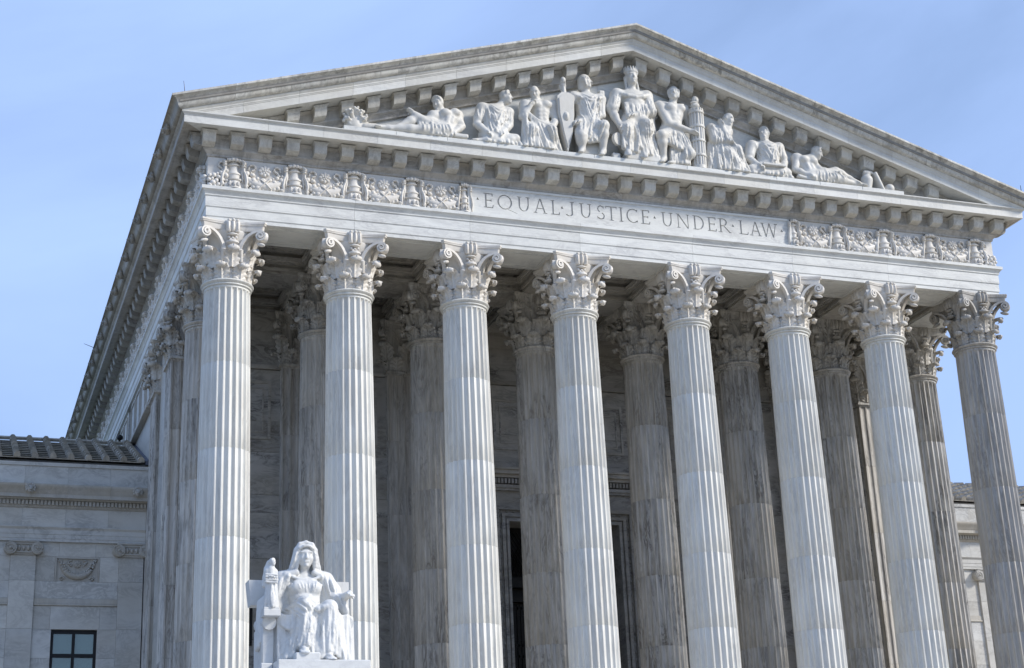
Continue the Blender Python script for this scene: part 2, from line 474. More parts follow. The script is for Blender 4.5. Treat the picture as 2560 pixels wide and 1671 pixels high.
# ---- Corinthian capital --------------------------------------------------
SP_V = [0, .12, .26, .40, .52, .62, .70, .77, .83, .88, .92, .96, 1.0]
SP_R = [.0, .01, .02, .035, .055, .085, .125, .175, .235, .285, .31, .30, .255]
SP_Z = [0, .17, .36, .55, .71, .83, .915, .97, 1.0, .985, .93, .86, .83]
def leaf(h, w, out=1.0, nu=13, nv=30):
    """acanthus leaf standing at the origin, facing -y, base on z=0"""
    front = []; back = []
    for i in range(nv + 1):
        v = i / nv
        r = np.interp(v, SP_V, SP_R) * out
        z = np.interp(v, SP_V, SP_Z) * h
        lob = 0.5 + 0.5 * math.cos(2 * math.pi * (4.6 * v + 0.45))
        wid = w * (0.80 + 0.22 * math.sin(math.pi * min(1, v / 0.75))) * (1 - 0.42 * max(0, (v - 0.6) / 0.4) ** 1.5)
        wid *= 0.86 + 0.20 * lob
        fr = []; bk = []
        for j in range(nu):
            u = -1 + 2 * j / (nu - 1)
            au = abs(u)
            rel = 0.045 * math.exp(-(u / 0.12) ** 2) + 0.034 * (0.5 + 0.5 * math.cos(2 * math.pi * (4.6 * v - 1.25 * au + 0.45))) * min(1, au * 3) - 0.045 * math.exp(-((au - 0.25) / 0.08) ** 2)
            sag = -0.055 * u * u - 0.05 * u * u * max(0, v - 0.6)
            fr.append((u * wid, -(r + rel + sag + 0.05), z - 0.07 * h * u * u * (0.3 + v)))
            bk.append((u * wid * 0.96, -(r + sag * 1.2 - 0.012), z - 0.07 * h * u * u * (0.3 + v) - (0.03 if v > 0.75 else 0)))
        front.append(fr); back.append(bk)
    m = MB(); n = nu
    vs = [p for r in front for p in r] + [p for r in back for p in r]
    fs = []; o = n * (nv + 1)
    for i in range(nv):
        for j in range(n - 1):
            a = i * n + j
            fs.append((a, a + 1, a + n + 1, a + n)); fs.append((o + a, o + a + n, o + a + n + 1, o + a + 1))
        fs.append((i * n, (i + 1) * n, o + (i + 1) * n, o + i * n))
        fs.append((i * n + n - 1, o + i * n + n - 1, o + (i + 1) * n + n - 1, (i + 1) * n + n - 1))
    for j in range(n - 1):
        a = nv * n + j
        fs.append((a, a + 1, o + a + 1, o + a))
    return m.add(vs, fs)
def scroll(sgn):
    """volute on one face (facing -y), sgn=+1 towards +x; z=0 is the abacus top"""
    P0 = Vector((0.20 * sgn, -0.70, 0)); P1 = Vector((0.985 * sgn, -0.985, 0))
    d = (P1 - P0); L = d.length; d.normalize(); nrm = Vector((d.y, -d.x, 0)) * sgn
    pts = []
    bz = [(0.02, -1.05), (0.06, -0.55), (0.36, -0.295), (L - 0.165, -0.295)]
    for i in range(9):
        t = i / 8
        c = [(1 - t) ** 3, 3 * t * (1 - t) ** 2, 3 * t * t * (1 - t), t ** 3]
        pts.append((sum(c[k] * bz[k][0] for k in range(4)), sum(c[k] * bz[k][1] for k in range(4))))
    cx, cz, r0 = L - 0.165, -0.46, 0.165
    for i in range(1, 26):
        a = i / 25 * 2 * math.pi * 1.9
        r = r0 * (1 - 0.80 * (i / 25))
        pts.append((cx + r * math.sin(a), cz + r * math.cos(a)))
    m = MB(); rings = []
    for i, (t, z) in enumerate(pts):
        a = pts[max(0, i - 1)]; b = pts[min(len(pts) - 1, i + 1)]
        dx, dz = b[0] - a[0], b[1] - a[1]; l = math.hypot(dx, dz)
        nx, nz_ = -dz / l, dx / l
        th = 0.026 if i > 8 else lerp(0.055, 0.032, i / 8)
        wd = 0.075 if i > 8 else lerp(0.05, 0.075, i / 8)
        pop = 0.0 if i <= 8 else 0.05 * (i - 8) / 25
        ring = []
        for s1, s2 in ((1, -1), (1, 1), (-1, 1), (-1, -1)):
            q = P0 + d * (t + nx * th * s1) + nrm * (s2 * wd + (pop if s2 > 0 else 0))
            ring.append((q.x, q.y, z + nz_ * th * s1))
        rings.append(ring)
    m.loft(rings)
    q = P0 + d * cx + nrm * 0.05
    m.ell((q.x, q.y, cz), (0.05, 0.05, 0.05), 8, 5)
    # webbing behind the spiral
    disc = []
    for k in (-0.045, 0.045):
        disc.append([tuple(P0 + d * (cx + 0.125 * math.sin(2 * math.pi * j / 14)) + nrm * k + Vector((0, 0, cz + 0.125 * math.cos(2 * math.pi * j / 14)))) for j in range(14)])
    m.loft(disc)
    return m
def abacus_ring(sc, z, con=0.17, ch=0.075, n=9):
    r = []
    for q in range(4):
        a = q * math.pi / 2
        for j in range(n):
            t = -1 + 2 * j / (n - 1)
            x = t * (1.02 - ch) * sc
            y = -(1.02 - con * (1 - t * t)) * sc
            r.append((x * math.cos(a) - y * math.sin(a), x * math.sin(a) + y * math.cos(a), z))
    return r
def fleuron():
    """upright carved ornament in the middle of an abacus side, facing -y"""
    m = MB()
    m.ell((0, -0.87, -0.16), (0.085, 0.11, 0.21), 8, 6)
    for s in (-1, 1):
        m.bbox(*sorted((s * 0.06, s * 0.205)), -0.93, -0.70, -0.37, 0.005, 0.03)
        m.ell((s * 0.145, -0.90, -0.17), (0.055, 0.07, 0.17), 8, 6)
        m.ell((s * 0.13, -0.89, 0.005), (0.06, 0.07, 0.06), 7, 5)
    m.ell((0, -0.92, 0.02), (0.05, 0.06, 0.055), 7, 5)
    m.ell((0, -0.86, -0.43), (0.17, 0.09, 0.045), 8, 5)
    for x, z, r in ((-0.11, -0.52, .048), (0.0, -0.54, .05), (0.11, -0.52, .048), (-0.06, -0.59, .045), (0.06, -0.59, .045)):
        m.ell((x, -0.83, z), (r, r, r), 6, 4)
    m.ell((0, -0.84, -0.68), (0.20, 0.13, 0.075), 8, 5)
    return m
LEAF1 = leaf(0.47, 0.235, 1.05)
LEAF2 = leaf(0.62, 0.265, 1.3)
def capital_mb(square):
    m = MB()
    if not square:
        pr = [(0.66, -1.82), (0.655, -1.5), (0.655, -1.1), (0.69, -0.75), (0.78, -0.46), (0.86, -0.33), (0.86, -0.28), (0.6, -0.28)]
        m.lathe(pr, 32)
        spots1 = [(0.655 * math.sin(a), -0.655 * math.cos(a), a) for a in [math.pi / 8 + k * math.pi / 4 for k in range(8)]]
        spots2 = [(0.66 * math.sin(a), -0.66 * math.cos(a), a) for a in [k * math.pi / 4 for k in range(8)]]
    else:
        H = 0.70
        rings = []
        for r, z in [(H, -1.82), (H, -1.1), (H + .03, -0.75), (H + .09, -0.46), (H + .15, -0.33), (H + .15, -0.28)]:
            rings.append([(-r, -r, z), (r, -r, z), (r, r, z), (-r, r, z)])
        m.loft(rings)
        spots1 = []; spots2 = []
        for q in range(4):
            a = q * math.pi / 2
            def pl(x, y, da): return (x * math.cos(a) - y * math.sin(a), x * math.sin(a) + y * math.cos(a), a + da)
            spots1 += [pl(-0.37, -H, 0), pl(0.37, -H, 0)]
            spots2 += [pl(0, -H, 0), pl(0.67, -0.67, math.pi / 4)]
    tip1 = MB().ell((0, -0.315, 0.385), (0.165, 0.072, 0.085), 10, 6); tip2 = MB().ell((0, -0.395, 0.505), (0.19, 0.082, 0.10), 10, 6)
    for x, y, a in spots1:
        m.merge(tip1, Matrix.Translation((x, y, -1.82)) @ Matrix.Rotation(a, 4, 'Z'))
    for x, y, a in spots2:
        m.merge(tip2, Matrix.Translation((x, y, -1.44)) @ Matrix.Rotation(a, 4, 'Z'))
    for x, y, a in spots1:
        m.merge(LEAF1, Matrix.Translation((x, y, -1.82)) @ Matrix.Rotation(a, 4, 'Z'))
    for x, y, a in spots2:
        m.merge(LEAF2, Matrix.Translation((x, y, -1.44)) @ Matrix.Rotation(a, 4, 'Z'))
    sc = [scroll(1), scroll(-1)]; fl = fleuron()
    for q in range(4):
        mt = Matrix.Rotation(q * math.pi / 2, 4, 'Z')
        for s in sc: m.merge(s, mt)
        m.merge(fl, mt)
        # husk the volutes spring from, and the small leaf under each corner scroll
        for s in (-1, 1):
            h = MB().tube([(s * 0.30, -0.66, -1.25), (s * 0.27, -0.71, -1.02), (s * 0.25, -0.74, -0.90), (s * 0.25, -0.74, -0.86)], [0.05, 0.075, 0.105, 0.06], 8)
            m.merge(h, mt)
        k = MB().ell((0.86, -0.86, -0.70), (0.10, 0.16, 0.06), 8, 5, (0.35, 0, math.pi / 4))
        m.merge(k, mt)
    m.loft([abacus_ring(s, z) for s, z in ((0.91, -0.285), (0.93, -0.25), (0.942, -0.16), (0.955, -0.115), (0.985, -0.105), (0.99, -0.06), (1.0, -0.055), (1.0, -0.001))])
    m.v = [(x, y, z + 1.82) for x, y, z in m.v]
    return m
cap_mb = capital_mb(False)
CAPM = cap_mb.mesh('capital', M['capital'], 50)
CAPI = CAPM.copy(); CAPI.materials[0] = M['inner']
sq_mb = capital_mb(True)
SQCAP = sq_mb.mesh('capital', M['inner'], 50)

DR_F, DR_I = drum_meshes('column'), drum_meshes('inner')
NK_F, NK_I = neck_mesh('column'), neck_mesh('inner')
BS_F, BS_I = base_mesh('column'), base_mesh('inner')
rnd = random.Random(4)
DR_W, NK_W, BS_W = drum_meshes('column_dark'), neck_mesh('column_dark'), base_mesh('column_dark')
CAPW = CAPM.copy(); CAPW.materials[0] = M['column_dark']
def column(x, y, inner=False, darker=False):
    c = place('column', NK_I if inner else NK_W if darker else NK_F, (x, y, FLOOR), CH)
    for me, zb in (DR_I if inner else DR_W if darker else DR_F):
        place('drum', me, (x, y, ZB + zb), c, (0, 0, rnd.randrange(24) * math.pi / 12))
    place('capital', CAPI if inner else CAPW if darker else CAPM, (x, y, ZB - 1.82), c)
    place('column_base', BS_I if inner else BS_W if darker else BS_F, (x, y, FLOOR), c)
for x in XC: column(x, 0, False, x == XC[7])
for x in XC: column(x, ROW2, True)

# ---- pilasters: square fluted piers against the portico wall and along the flanks ----
def pier_ring(z, h=0.72, n=5, d=0.045):
    ring = []
    for q in range(4):
        a = q * math.pi / 2
        prof = [(-h, -h)]
        w = 2 * h / (n + 0.25 * (n + 1)) ; fl = 0.25 * w
        x = -h
        for i in range(n):
            x += fl
            for u in (0, 0.12, 0.3, 0.5, 0.7, 0.88, 1.0):
                dd = d * math.sqrt(max(0, 1 - (2 * u - 1) ** 2))
                prof.append((x + w * u, -h + dd))
            x += w
        for px, py in prof:
            ring.append((px * math.cos(a) - py * math.sin(a), px * math.sin(a) + py * math.cos(a), z))
    return ring
PIER = []
for i in range(5):
    zt, zb = JOINT[i] - 0.003, JOINT[i + 1] + 0.003
    m = MB().loft([[(x, y, 0) for x, y, z in pier_ring(0)], [(x, y, zt - zb) for x, y, z in pier_ring(0)]])
    PIER.append((m.mesh('pier_block', M['inner'], 38), zb))
m = MB()
for h, z0, z1 in ((0.73, -2.0, -1.955), (0.775, -1.955, -1.945), (0.80, -1.945, -1.865), (0.74, -1.865, -1.82)):
    m.bbox(-h, h, -h, h, z0, z1, 0.006)
m.v = [(x, y, z + 15.5) for x, y, z in m.v]
PIERM = m.mesh('pilaster', M['inner'])
PBASE = MB().bbox(-0.95, 0.95, -0.95, 0.95, 0, 0.4, 0.02).bbox(-0.85, 0.85, -0.85, 0.85, 0.4, 0.94, 0.05).mesh('pilaster_base', M['inner'])
def pilaster(x, y):
    c = place('pilaster', PIERM, (x, y, FLOOR), CH)
    for me, zb in PIER: place('pier_block', me, (x, y, ZB + zb), c)
    place('capital', SQCAP, (x, y, ZB - 1.82), c)
    place('pilaster_base', PBASE, (x, y, FLOOR), c)
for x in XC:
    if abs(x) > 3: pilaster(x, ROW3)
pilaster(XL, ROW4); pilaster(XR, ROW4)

# ---- portico wall with doorway ------------------------------------------------
WY = 7.05
DOORX, DOORZ = 2.12, ZB - 7.12
CW = [-15.5, -14.1, -12.75, -11.4, -10.05, -8.7, -7.12, -6.5, -5.0, -3.9, -2.03, -1.86, -0.6, 0.98]
wall = build('wall', MB().box(-14.0, -2.75, 7.35, 8.2, FLOOR, ZB + 0.98).box(2.75, 14.0, 7.35, 8.2, FLOOR, ZB + 0.98).box(-2.75, 2.75, 7.35, 8.2, ZB - 5.2, ZB + 0.98), 'wall', CH)
k = 0
for i in range(7):
    x0, x1 = XC[i] + 0.70, XC[i + 1] - 0.70
    if i == 2: x1 = -2.752
    if i == 3: x0, x1 = -2.75, 2.75
    if i == 4: x0 = 2.752
    for c in range(len(CW) - 1):
        z0, z1 = ZB + CW[c], ZB + CW[c + 1]
        if i == 3 and CW[c] < -5.0: continue
        if c in (10,):                                  # string moulding at the height of the neck rings
            build('string_moulding', MB().box(x0, x1, WY - 0.08, 7.35, z0 + 0.02, z1), 'wall', wall)
            continue
        cuts = [x0, x1] if c % 2 else [x0, x0 + (x1 - x0) * (0.45 + 0.1 * ((i * 7 + c) % 3 - 1)), x1]
        for a, b in zip(cuts[:-1], cuts[1:]):
            build('wall_block', MB().bbox(a + 0.003, b - 0.003, WY, 7.35, z0 + 0.003, z1 - 0.003, 0.01), 'wall', wall)
# framed panels above the doorway and in the side bays
def frame_panel(cx, cz, hw, hh, y, parent, mat='wall', name='wall_panel'):
    m = MB()
    for s, w, p in ((1.0, 0.09, 0.05), (0.80, 0.05, 0.03)):
        a, b = hw - (1 - s) * 1.2, hh - (1 - s) * 1.2
        m.box(cx - a, cx + a, y - p, y, cz + b - w, cz + b); m.box(cx - a, cx + a, y - p, y, cz - b, cz - b + w)
        m.box(cx - a, cx - a + w, y - p, y, cz - b + w, cz + b - w); m.box(cx + a - w, cx + a, y - p, y, cz - b + w, cz + b - w)
    return build(name, m, mat, parent)
frame_panel(0.0, ZB - 3.52, 2.55, 0.95, WY, wall)
for i in (0, 1, 2, 4, 5, 6):
    c = (XC[i] + XC[i + 1]) / 2
    frame_panel(c, ZB - 3.5, 0.85, 1.05, WY, wall)
# doorway
ds = build('door_surround', MB().box(-2.75, -DOORX, WY - 0.05, 8.2, FLOOR, ZB - 5.2).box(DOORX, 2.75, WY - 0.05, 8.2, FLOOR, ZB - 5.2).box(-DOORX, DOORX, WY - 0.05, 8.2, DOORZ, ZB - 5.2), 'wall', CH)
m = MB()
for off, w, p in ((0.0, 0.10, 0.07), (0.16, 0.12, 0.10), (0.40, 0.14, 0.15)):
    a = DOORX + off; zt = DOORZ + off; y = WY - 0.05
    m.box(-a - w, -a, y - p, y, FLOOR, zt + w); m.box(a, a + w, y - p, y, FLOOR, zt + w); m.box(-a, a, y - p, y, zt, zt + w)
build('architrave_moulding', m, 'wall', ds)
m = MB()
for i in range(34):
    z = FLOOR + 0.3 + i * 0.25
    for s in (-1, 1): m.ell((s * (DOORX + 0.34), WY - 0.11, z), (0.035, 0.04, 0.06), 6, 4)
for i in range(19):
    m.ell((-DOORX - 0.34 + i * 0.2578, WY - 0.11, DOORZ + 0.34), (0.06, 0.04, 0.035), 6, 4)
tag(build('bead_moulding', m, 'wall', ds), kind='stuff')
m = MB()
for z0, z1, p in ((-6.02, -5.94, 0.14), (-5.94, -5.82, 0.20), (-5.58, -5.48, 0.30), (-5.48, -5.34, 0.46), (-5.34, -5.26, 0.54), (-5.20, -4.98, 0.20)):
    m.box(-2.85 - p * .5, 2.85 + p * .5, WY - 0.05 - p, WY + 0.2, ZB + z0 + 0.002, ZB + z1)
build('door_cornice', m, 'wall', ds)
m = MB()
for i in range(46):
    x = -2.95 + i * 0.131
    m.box(x, x + 0.075, WY - 0.05 - 0.27, WY - 0.05, ZB - 5.78, ZB - 5.61)
tag(build('dentil_course', m, 'wall', ds), kind='stuff')
door = build('door', MB().box(-DOORX, DOORX, 8.0, 8.15, FLOOR, DOORZ), 'bronze', CH)
m = MB()
for s in (-1, 1):
    for z0, z1 in ((FLOOR + 0.4, FLOOR + 2.0), (FLOOR + 2.3, FLOOR + 3.8), (FLOOR + 4.1, FLOOR + 5.5)):
        x0, x1 = (0.15, 1.95) if s > 0 else (-1.95, -0.15)
        frame_panel((x0 + x1) / 2, (z0 + z1) / 2, (x1 - x0) / 2, (z1 - z0) / 2, 8.0, door, 'bronze', 'door_panel')
for i in range(29):
    x = -2.05 + i * 0.146
    m.box(x, x + 0.06, 7.95, 8.0, FLOOR + 0.02, ZB - 9.9)
build('door_ribs', m, 'bronze', door)
m = MB().box(-DOORX, DOORX, 7.75, 8.0, ZB - 9.85, ZB - 9.65).box(-DOORX, DOORX, 7.65, 8.0, ZB - 9.35, ZB - 9.1).box(-DOORX, DOORX, 7.8, 8.0, ZB - 9.1, ZB - 9.0)
build('transom_bar', m, 'bronze', door)
m = MB()
for i in range(30):
    for s in (-1, 1):
        x = -2.1 + i * 0.145
        m.tube([(x, 7.93, ZB - 8.9), (max(-2.1, min(2.1, x + s * 1.0)), 7.93, ZB - 7.3)], 0.02, 4)
build('transom_grille', m, 'bronze', door)
# a narrow dark slit window low in the end bay
sw = build('slit_window', MB().bbox(-11.62, -11.24, WY - 0.03, WY + 0.01, ZB - 11.6, ZB - 10.2, 0.008), 'black', CH)
build('pane', MB().box(-11.57, -11.29, WY - 0.045, WY - 0.035, ZB - 11.53, ZB - 10.27), 'glassdark', sw)

# ---- ceiling ---------------------------------------------------------------
cl = build('ceiling', MB().box(-14.0, 14.0, 0.6, 8.2, ZB + 0.99, ZB + 1.3), 'wall', CH)
for y in (ROW2,):
    for i in range(7):
        build('ceiling_beam', MB().bbox(XC[i] + 0.003 + (0.70 if i == 0 else 0), XC[i + 1] - 0.003 - (0.70 if i == 6 else 0), y - 0.70, y + 0.70, ZB + 0.001, ZB + 0.985, 0.01), 'wall', cl)
for k, x in enumerate(XC):
    if k in (0, 7): continue
    for y0, y1 in ((0.78, ROW2 - 0.705), (ROW2 + 0.705, 7.03)):
        build('ceiling_beam', MB().bbox(x - 0.70, x + 0.70, y0, y1, ZB + 0.001, ZB + 0.985, 0.01), 'wall', cl)
for i in range(7):
    x0, x1 = XC[i] + 0.70, XC[i + 1] - 0.70
    for y0, y1 in ((0.78, ROW2 - 0.70), (ROW2 + 0.70, 7.03)):
        m = MB()
        for dz0, dz1, w in ((0.10, 0.20, 0.06), (0.32, 0.40, 0.10), (0.40, 0.55, 0.17), (0.72, 0.80, 0.24), (0.80, 0.985, 0.34)):
            a0, a1, b0, b1 = x0 + .004, x1 - .004, y0 + .004, y1 - .004
            z0, z1 = ZB + dz0, ZB + dz1
            m.box(a0, a1, b0, b0 + w, z0, z1); m.box(a0, a1, b1 - w, b1, z0, z1)
            m.box(a0, a0 + w, b0 + w, b1 - w, z0, z1); m.box(a1 - w, a1, b0 + w, b1 - w, z0, z1)
        build('coffer_frame', m, 'wall', cl)

# ---- entablature -------------------------------------------------------------
A_PROF = [(0.80, 0.0), (0.80, 0.115), (0.815, 0.125), (0.825, 0.14), (0.825, 0.425), (0.845, 0.435), (0.855, 0.455), (0.845, 0.475), (0.845, 0.485), (0.85, 0.49), (0.85, 0.775), (0.87, 0.785), (0.88, 0.80), (0.875, 0.83), (0.895, 0.88), (0.93, 0.93), (0.955, 0.955), (0.985, 0.965), (0.985, 1.07)]
B_PROF = [(0.80, 2.10), (0.835, 2.115), (0.845, 2.13), (0.845, 2.175), (0.865, 2.20), (0.91, 2.235), (0.95, 2.28), (0.985, 2.30), (0.985, 2.365), (0.955, 2.375), (0.955, 2.66), (0.975, 2.67), (1.0, 2.70), (1.03, 2.745), (1.03, 2.765)]
C_PROF = [(1.585, 2.785), (1.60, 2.765), (1.669, 2.765), (1.669, 3.0), (1.685, 3.01), (1.685, 3.03), (1.71, 3.045), (1.735, 3.07), (1.75, 3.085), (1.75, 3.1156)]
def ex_x(prof, x0, x1, back, ml=False, mr=False, zb=None):
    """profile (projection e, z) run along x on the front; ml / mr mitre the ends at the corners"""
    z0, z1 = prof[0][1], prof[-1][1]
    pr = [(back, z1)] + prof[::-1] + [(back, z0)]
    a = [((XL - e) if ml else x0, -e, ZB + z) for e, z in pr]
    b = [((XR + e) if mr else x1, -e, ZB + z) for e, z in pr]
    return MB().loft([a, b])
def ex_y(prof, y0, y1, back, side=-1, mf=False):
    z0, z1 = prof[0][1], prof[-1][1]
    pr = [(back, z1)] + prof[::-1] + [(back, z0)]
    fx = (lambda e: XL - e) if side < 0 else (lambda e: XR + e)
    a = [(fx(e), -e if mf else y0, ZB + z) for e, z in pr]
    b = [(fx(e), y1, ZB + z) for e, z in pr]
    return MB().loft([a, b])
DEPTH = 42.0
ent = build('architrave', MB().box(XL - 0.75, XR + 0.75, -0.75, 0.775, ZB + 0.02, ZB + 1.06).box(XL - 0.75, XL + 0.69, 0.775, DEPTH, ZB + 0.02, ZB + 1.06).box(XR - 0.69, XR + 0.75, 0.775, DEPTH, ZB + 0.02, ZB + 1.06), 'wall', CH)
G = 0.003
for i in range(7):
    build('architrave_block', ex_x(A_PROF, XC[i] + G, XC[i + 1] - G, -0.78, i == 0, i == 6), 'front', ent, 30)
    x0, x1 = XC[i] + 1.02, XC[i + 1] - 1.02
    m = MB(); z0, z1 = ZB - 0.022, ZB - 0.001
    m.box(x0, x1, -0.55, -0.49, z0, z1); m.box(x0, x1, 0.49, 0.55, z0, z1); m.box(x0, x0 + .06, -0.49, 0.49, z0, z1); m.box(x1 - .06, x1, -0.49, 0.49, z0, z1)
    build('soffit_moulding', m, 'front', ent)
ys = [0.0, ROW2, ROW3, ROW4] + [ROW4 + 3.8 * k for k in range(1, 9)]
for side in (-1, 1):
    for i in range(len(ys) - 1):
        build('architrave_block', ex_y(A_PROF, ys[i] + G, ys[i + 1] - G, -0.70, side, i == 0), 'front', ent, 30)
# frieze
fz = build('frieze', MB().box(XL - 0.72, XR + 0.72, -0.70, 0.75, ZB + 1.07, ZB + 2.72).box(XL - 0.72, XL + 0.7, 0.75, DEPTH, ZB + 1.07, ZB + 2.72).box(XR - 0.7, XR + 0.72, 0.75, DEPTH, ZB + 1.07, ZB + 2.72), 'front', CH)
HALF = P / 2
fx = [XL + HALF * k for k in range(5)]
def fr_block(x0, x1, ml=False, mr=False):
    build('frieze_block', ex_x([(0.80, 1.073), (0.80, 2.098)], x0 + G, x1 - G, 0.70, ml, mr), 'carved', fz)
for s in (-1, 1):
    for k in range(4):
        a, b = fx[k], fx[k + 1]
        if s < 0: fr_block(a, b, k == 0, False)
        else: fr_block(-b, -a, False, k == 0)
for side in (-1, 1):
    for k in range(21 if side < 0 else 7):
        build('frieze_block', ex_y([(0.80, 1.073), (0.80, 2.098)], HALF * k + G, HALF * (k + 1) - G, 0.70, side, k == 0), 'carved', fz)
# carved urns, swags and rosettes (local: face towards -y, frieze foot at z=0)
def urn_mb():
    m = MB()
    pr = [(0.05, 0.0), (0.29, 0.0), (0.29, 0.035), (0.25, 0.06), (0.215, 0.20), (0.20, 0.27), (0.255, 0.29), (0.265, 0.325), (0.20, 0.345), (0.185, 0.36), (0.205, 0.46), (0.235, 0.475), (0.235, 0.515), (0.19, 0.53), (0.17, 0.60), (0.15, 0.70), (0.145, 0.755), (0.205, 0.775), (0.21, 0.80), (0.15, 0.82), (0.155, 0.90), (0.05, 0.91)]
    m.lathe(pr, 16, (0, 0.02, 0), sy=0.80)
    for k in range(6):
        a = math.pi * (k + 0.5) / 6
        m.ell((0.21 * math.cos(a), -0.03 - 0.14 * math.sin(a), 0.935), (0.07, 0.065, 0.06), 7, 5)
    m.ell((0, -0.05, 0.975), (0.17, 0.12, 0.05), 8, 4)
    for k in range(3):
        m.ell(((k - 1) * 0.13, -0.20 + 0.04 * abs(k - 1), 0.13), (0.05, 0.05, 0.10), 6, 5)
    for s in (-1, 1):
        m.tube([(s * 0.15, -0.10, 0.95), (s * 0.25, -0.13, 0.93), (s * 0.305, -0.14, 0.85), (s * 0.285, -0.12, 0.74), (s * 0.30, -0.09, 0.60), (s * 0.36, -0.09, 0.44), (s * 0.385, -0.10, 0.26), (s * 0.37, -0.08, 0.12), (s * 0.41, -0.05, 0.015)], [0.04, 0.06, 0.085, 0.075, 0.06, 0.08, 0.075, 0.055, 0.045], 7, flat=0.75)
        m.tube([(s * 0.285, -0.07, 0.74), (s * 0.255, -0.06, 0.56), (s * 0.285, -0.05, 0.38), (s * 0.27, -0.05, 0.24)], [0.055, 0.045, 0.035, 0.015], 5)
        for z in (0.86, 0.79, 0.72): m.ell((s * 0.30, -0.15, z), (0.085, 0.075, 0.022), 7, 4)
    return m
def swag_mb(half=0):
    m = MB(); r = random.Random(11)
    pts = []
    tries = 0
    while len(pts) < 38 and tries < 9000:
        tries += 1
        x = r.uniform(-0.56, 0.56); z = r.uniform(0.03, 0.62)
        top = 0.36 + 1.0 * x * x; 
        bot = 0.03 + 0.10 * abs(x) ** 2
        rad = r.choice((0.07, 0.085, 0.105)) if tries < 1500 else r.choice((0.055, 0.065))
        if z > top + 0.02 or z < bot: continue
        if half and x * half < 0.0 : continue
        if all((x - a) ** 2 + (z - b) ** 2 > (0.80 * (rad + c)) ** 2 for a, b, c in pts):
            pts.append((x, z, rad))
    # solid crescent the fruit is carved from
    if not half:
        m.tube([(x, -0.01, 0.17 + 0.75 * x * x) for x in np.linspace(-0.55, 0.55, 13)], [0.10 + 0.08 * math.cos(x * 2.6) for x in np.linspace(-0.55, 0.55, 13)], 8)
    for x, z, rad in pts:
        m.ell((x, -0.035 - 0.04 * math.cos(x * 2.2), z), (rad * r.uniform(0.85, 1.2), rad * 1.1, rad * r.uniform(0.8, 1.1)), 7, 5, (0, r.uniform(-1, 1), 0))
    ribbon = lambda p, w: m.tube(smooth_path(p, 4), [float(np.interp(t, np.linspace(0, 1, len(w)), w)) * 1.25 for t in np.linspace(0, 1, 4 * (len(p) - 1) + 1)], 7, flat=0.8)
    if not half:
        ribbon([(-0.20, -0.15, 0.05), (0.0, -0.17, 0.24), (0.16, -0.14, 0.40)], [0.022, 0.032, 0.02])
        ribbon([(0.20, -0.15, 0.05), (0.02, -0.17, 0.22), (-0.14, -0.14, 0.38)], [0.02, 0.032, 0.022])
    for s in (-1, 1):
        if half and s != half: continue
        q = [(s * 0.50, -0.04, 0.70), (s * 0.47, -0.05, 0.82), (s * 0.38, -0.05, 0.87), (s * 0.30, -0.05, 0.82), (s * 0.31, -0.05, 0.72), (s * 0.40, -0.05, 0.66), (s * 0.42, -0.05, 0.57), (s * 0.36, -0.05, 0.52), (s * 0.30, -0.05, 0.55)]
        ribbon(q, [0.03, 0.035, 0.04, 0.04, 0.035, 0.035, 0.03, 0.03, 0.02])
    return m
def rosette_mb():
    m = MB()
    m.ell((0, 0.0, 0), (0.185, 0.055, 0.185), 20, 6)
    for k in range(8):
        a = 2 * math.pi * k / 8
        m.ell((0.125 * math.cos(a), -0.045, 0.125 * math.sin(a)), (0.075, 0.028, 0.05), 8, 5, (0.0, -a, 0.0))
    for k in range(5):
        a = 2 * math.pi * k / 5 + 0.3
        m.ell((0.062 * math.cos(a), -0.065, 0.062 * math.sin(a)), (0.045, 0.024, 0.034), 8, 5, (0.0, -a, 0.0))
    m.ell((0, -0.08, 0), (0.03, 0.03, 0.03), 8, 5)
    return m
URN = urn_mb().mesh('urn', M['carved'], 45)
SWAG = swag_mb().mesh('garland', M['carved'], 60)
SWL, SWR = swag_mb(1).mesh('garland', M['carved'], 60), swag_mb(-1).mesh('garland', M['carved'], 60)
ROS = rosette_mb().mesh('rosette', M['carved'], 60)
zf = ZB + 1.075
for s in (-1, 1):
    for k in range(4):
        place('urn', URN, (s * fx[k], -0.80, zf), fz)
        xm = s * (fx[k] + HALF / 2)
        place('garland', SWAG, (xm, -0.80, zf), fz)
        place('rosette', ROS, (xm, -0.825, zf + 0.70), fz)
    # half garlands at the corner
    place('garland', SWL if s < 0 else SWR, (s * (13.446 + 0.77), -0.80, zf), fz)
# half urns beside the inscription
hu = urn_mb(); 
for s in (-1, 1):
    mm = MB(); mm.merge(hu, Matrix.Scale(0.62, 4, (1, 0, 0)))
    place('urn', mm.mesh('urn', M['carved'], 45), (s * 6.00, -0.80, zf), fz)
for side in (-1, 1):
    x = XL - 0.80 if side < 0 else XR + 0.80
    rz = -math.pi / 2 if side < 0 else math.pi / 2
    for k in range(20 if side < 0 else 5):
        place('urn', URN, (x, HALF * k, zf), fz, (0, 0, rz))
        place('garland', SWAG, (x, HALF * k + HALF / 2, zf), fz, (0, 0, rz))
        place('rosette', ROS, (x + side * 0.025, HALF * k + HALF / 2, zf + 0.70), fz, (0, 0, rz))
    place('garland', SWR if side < 0 else SWL, (x, -0.77, zf), fz, (0, 0, rz))

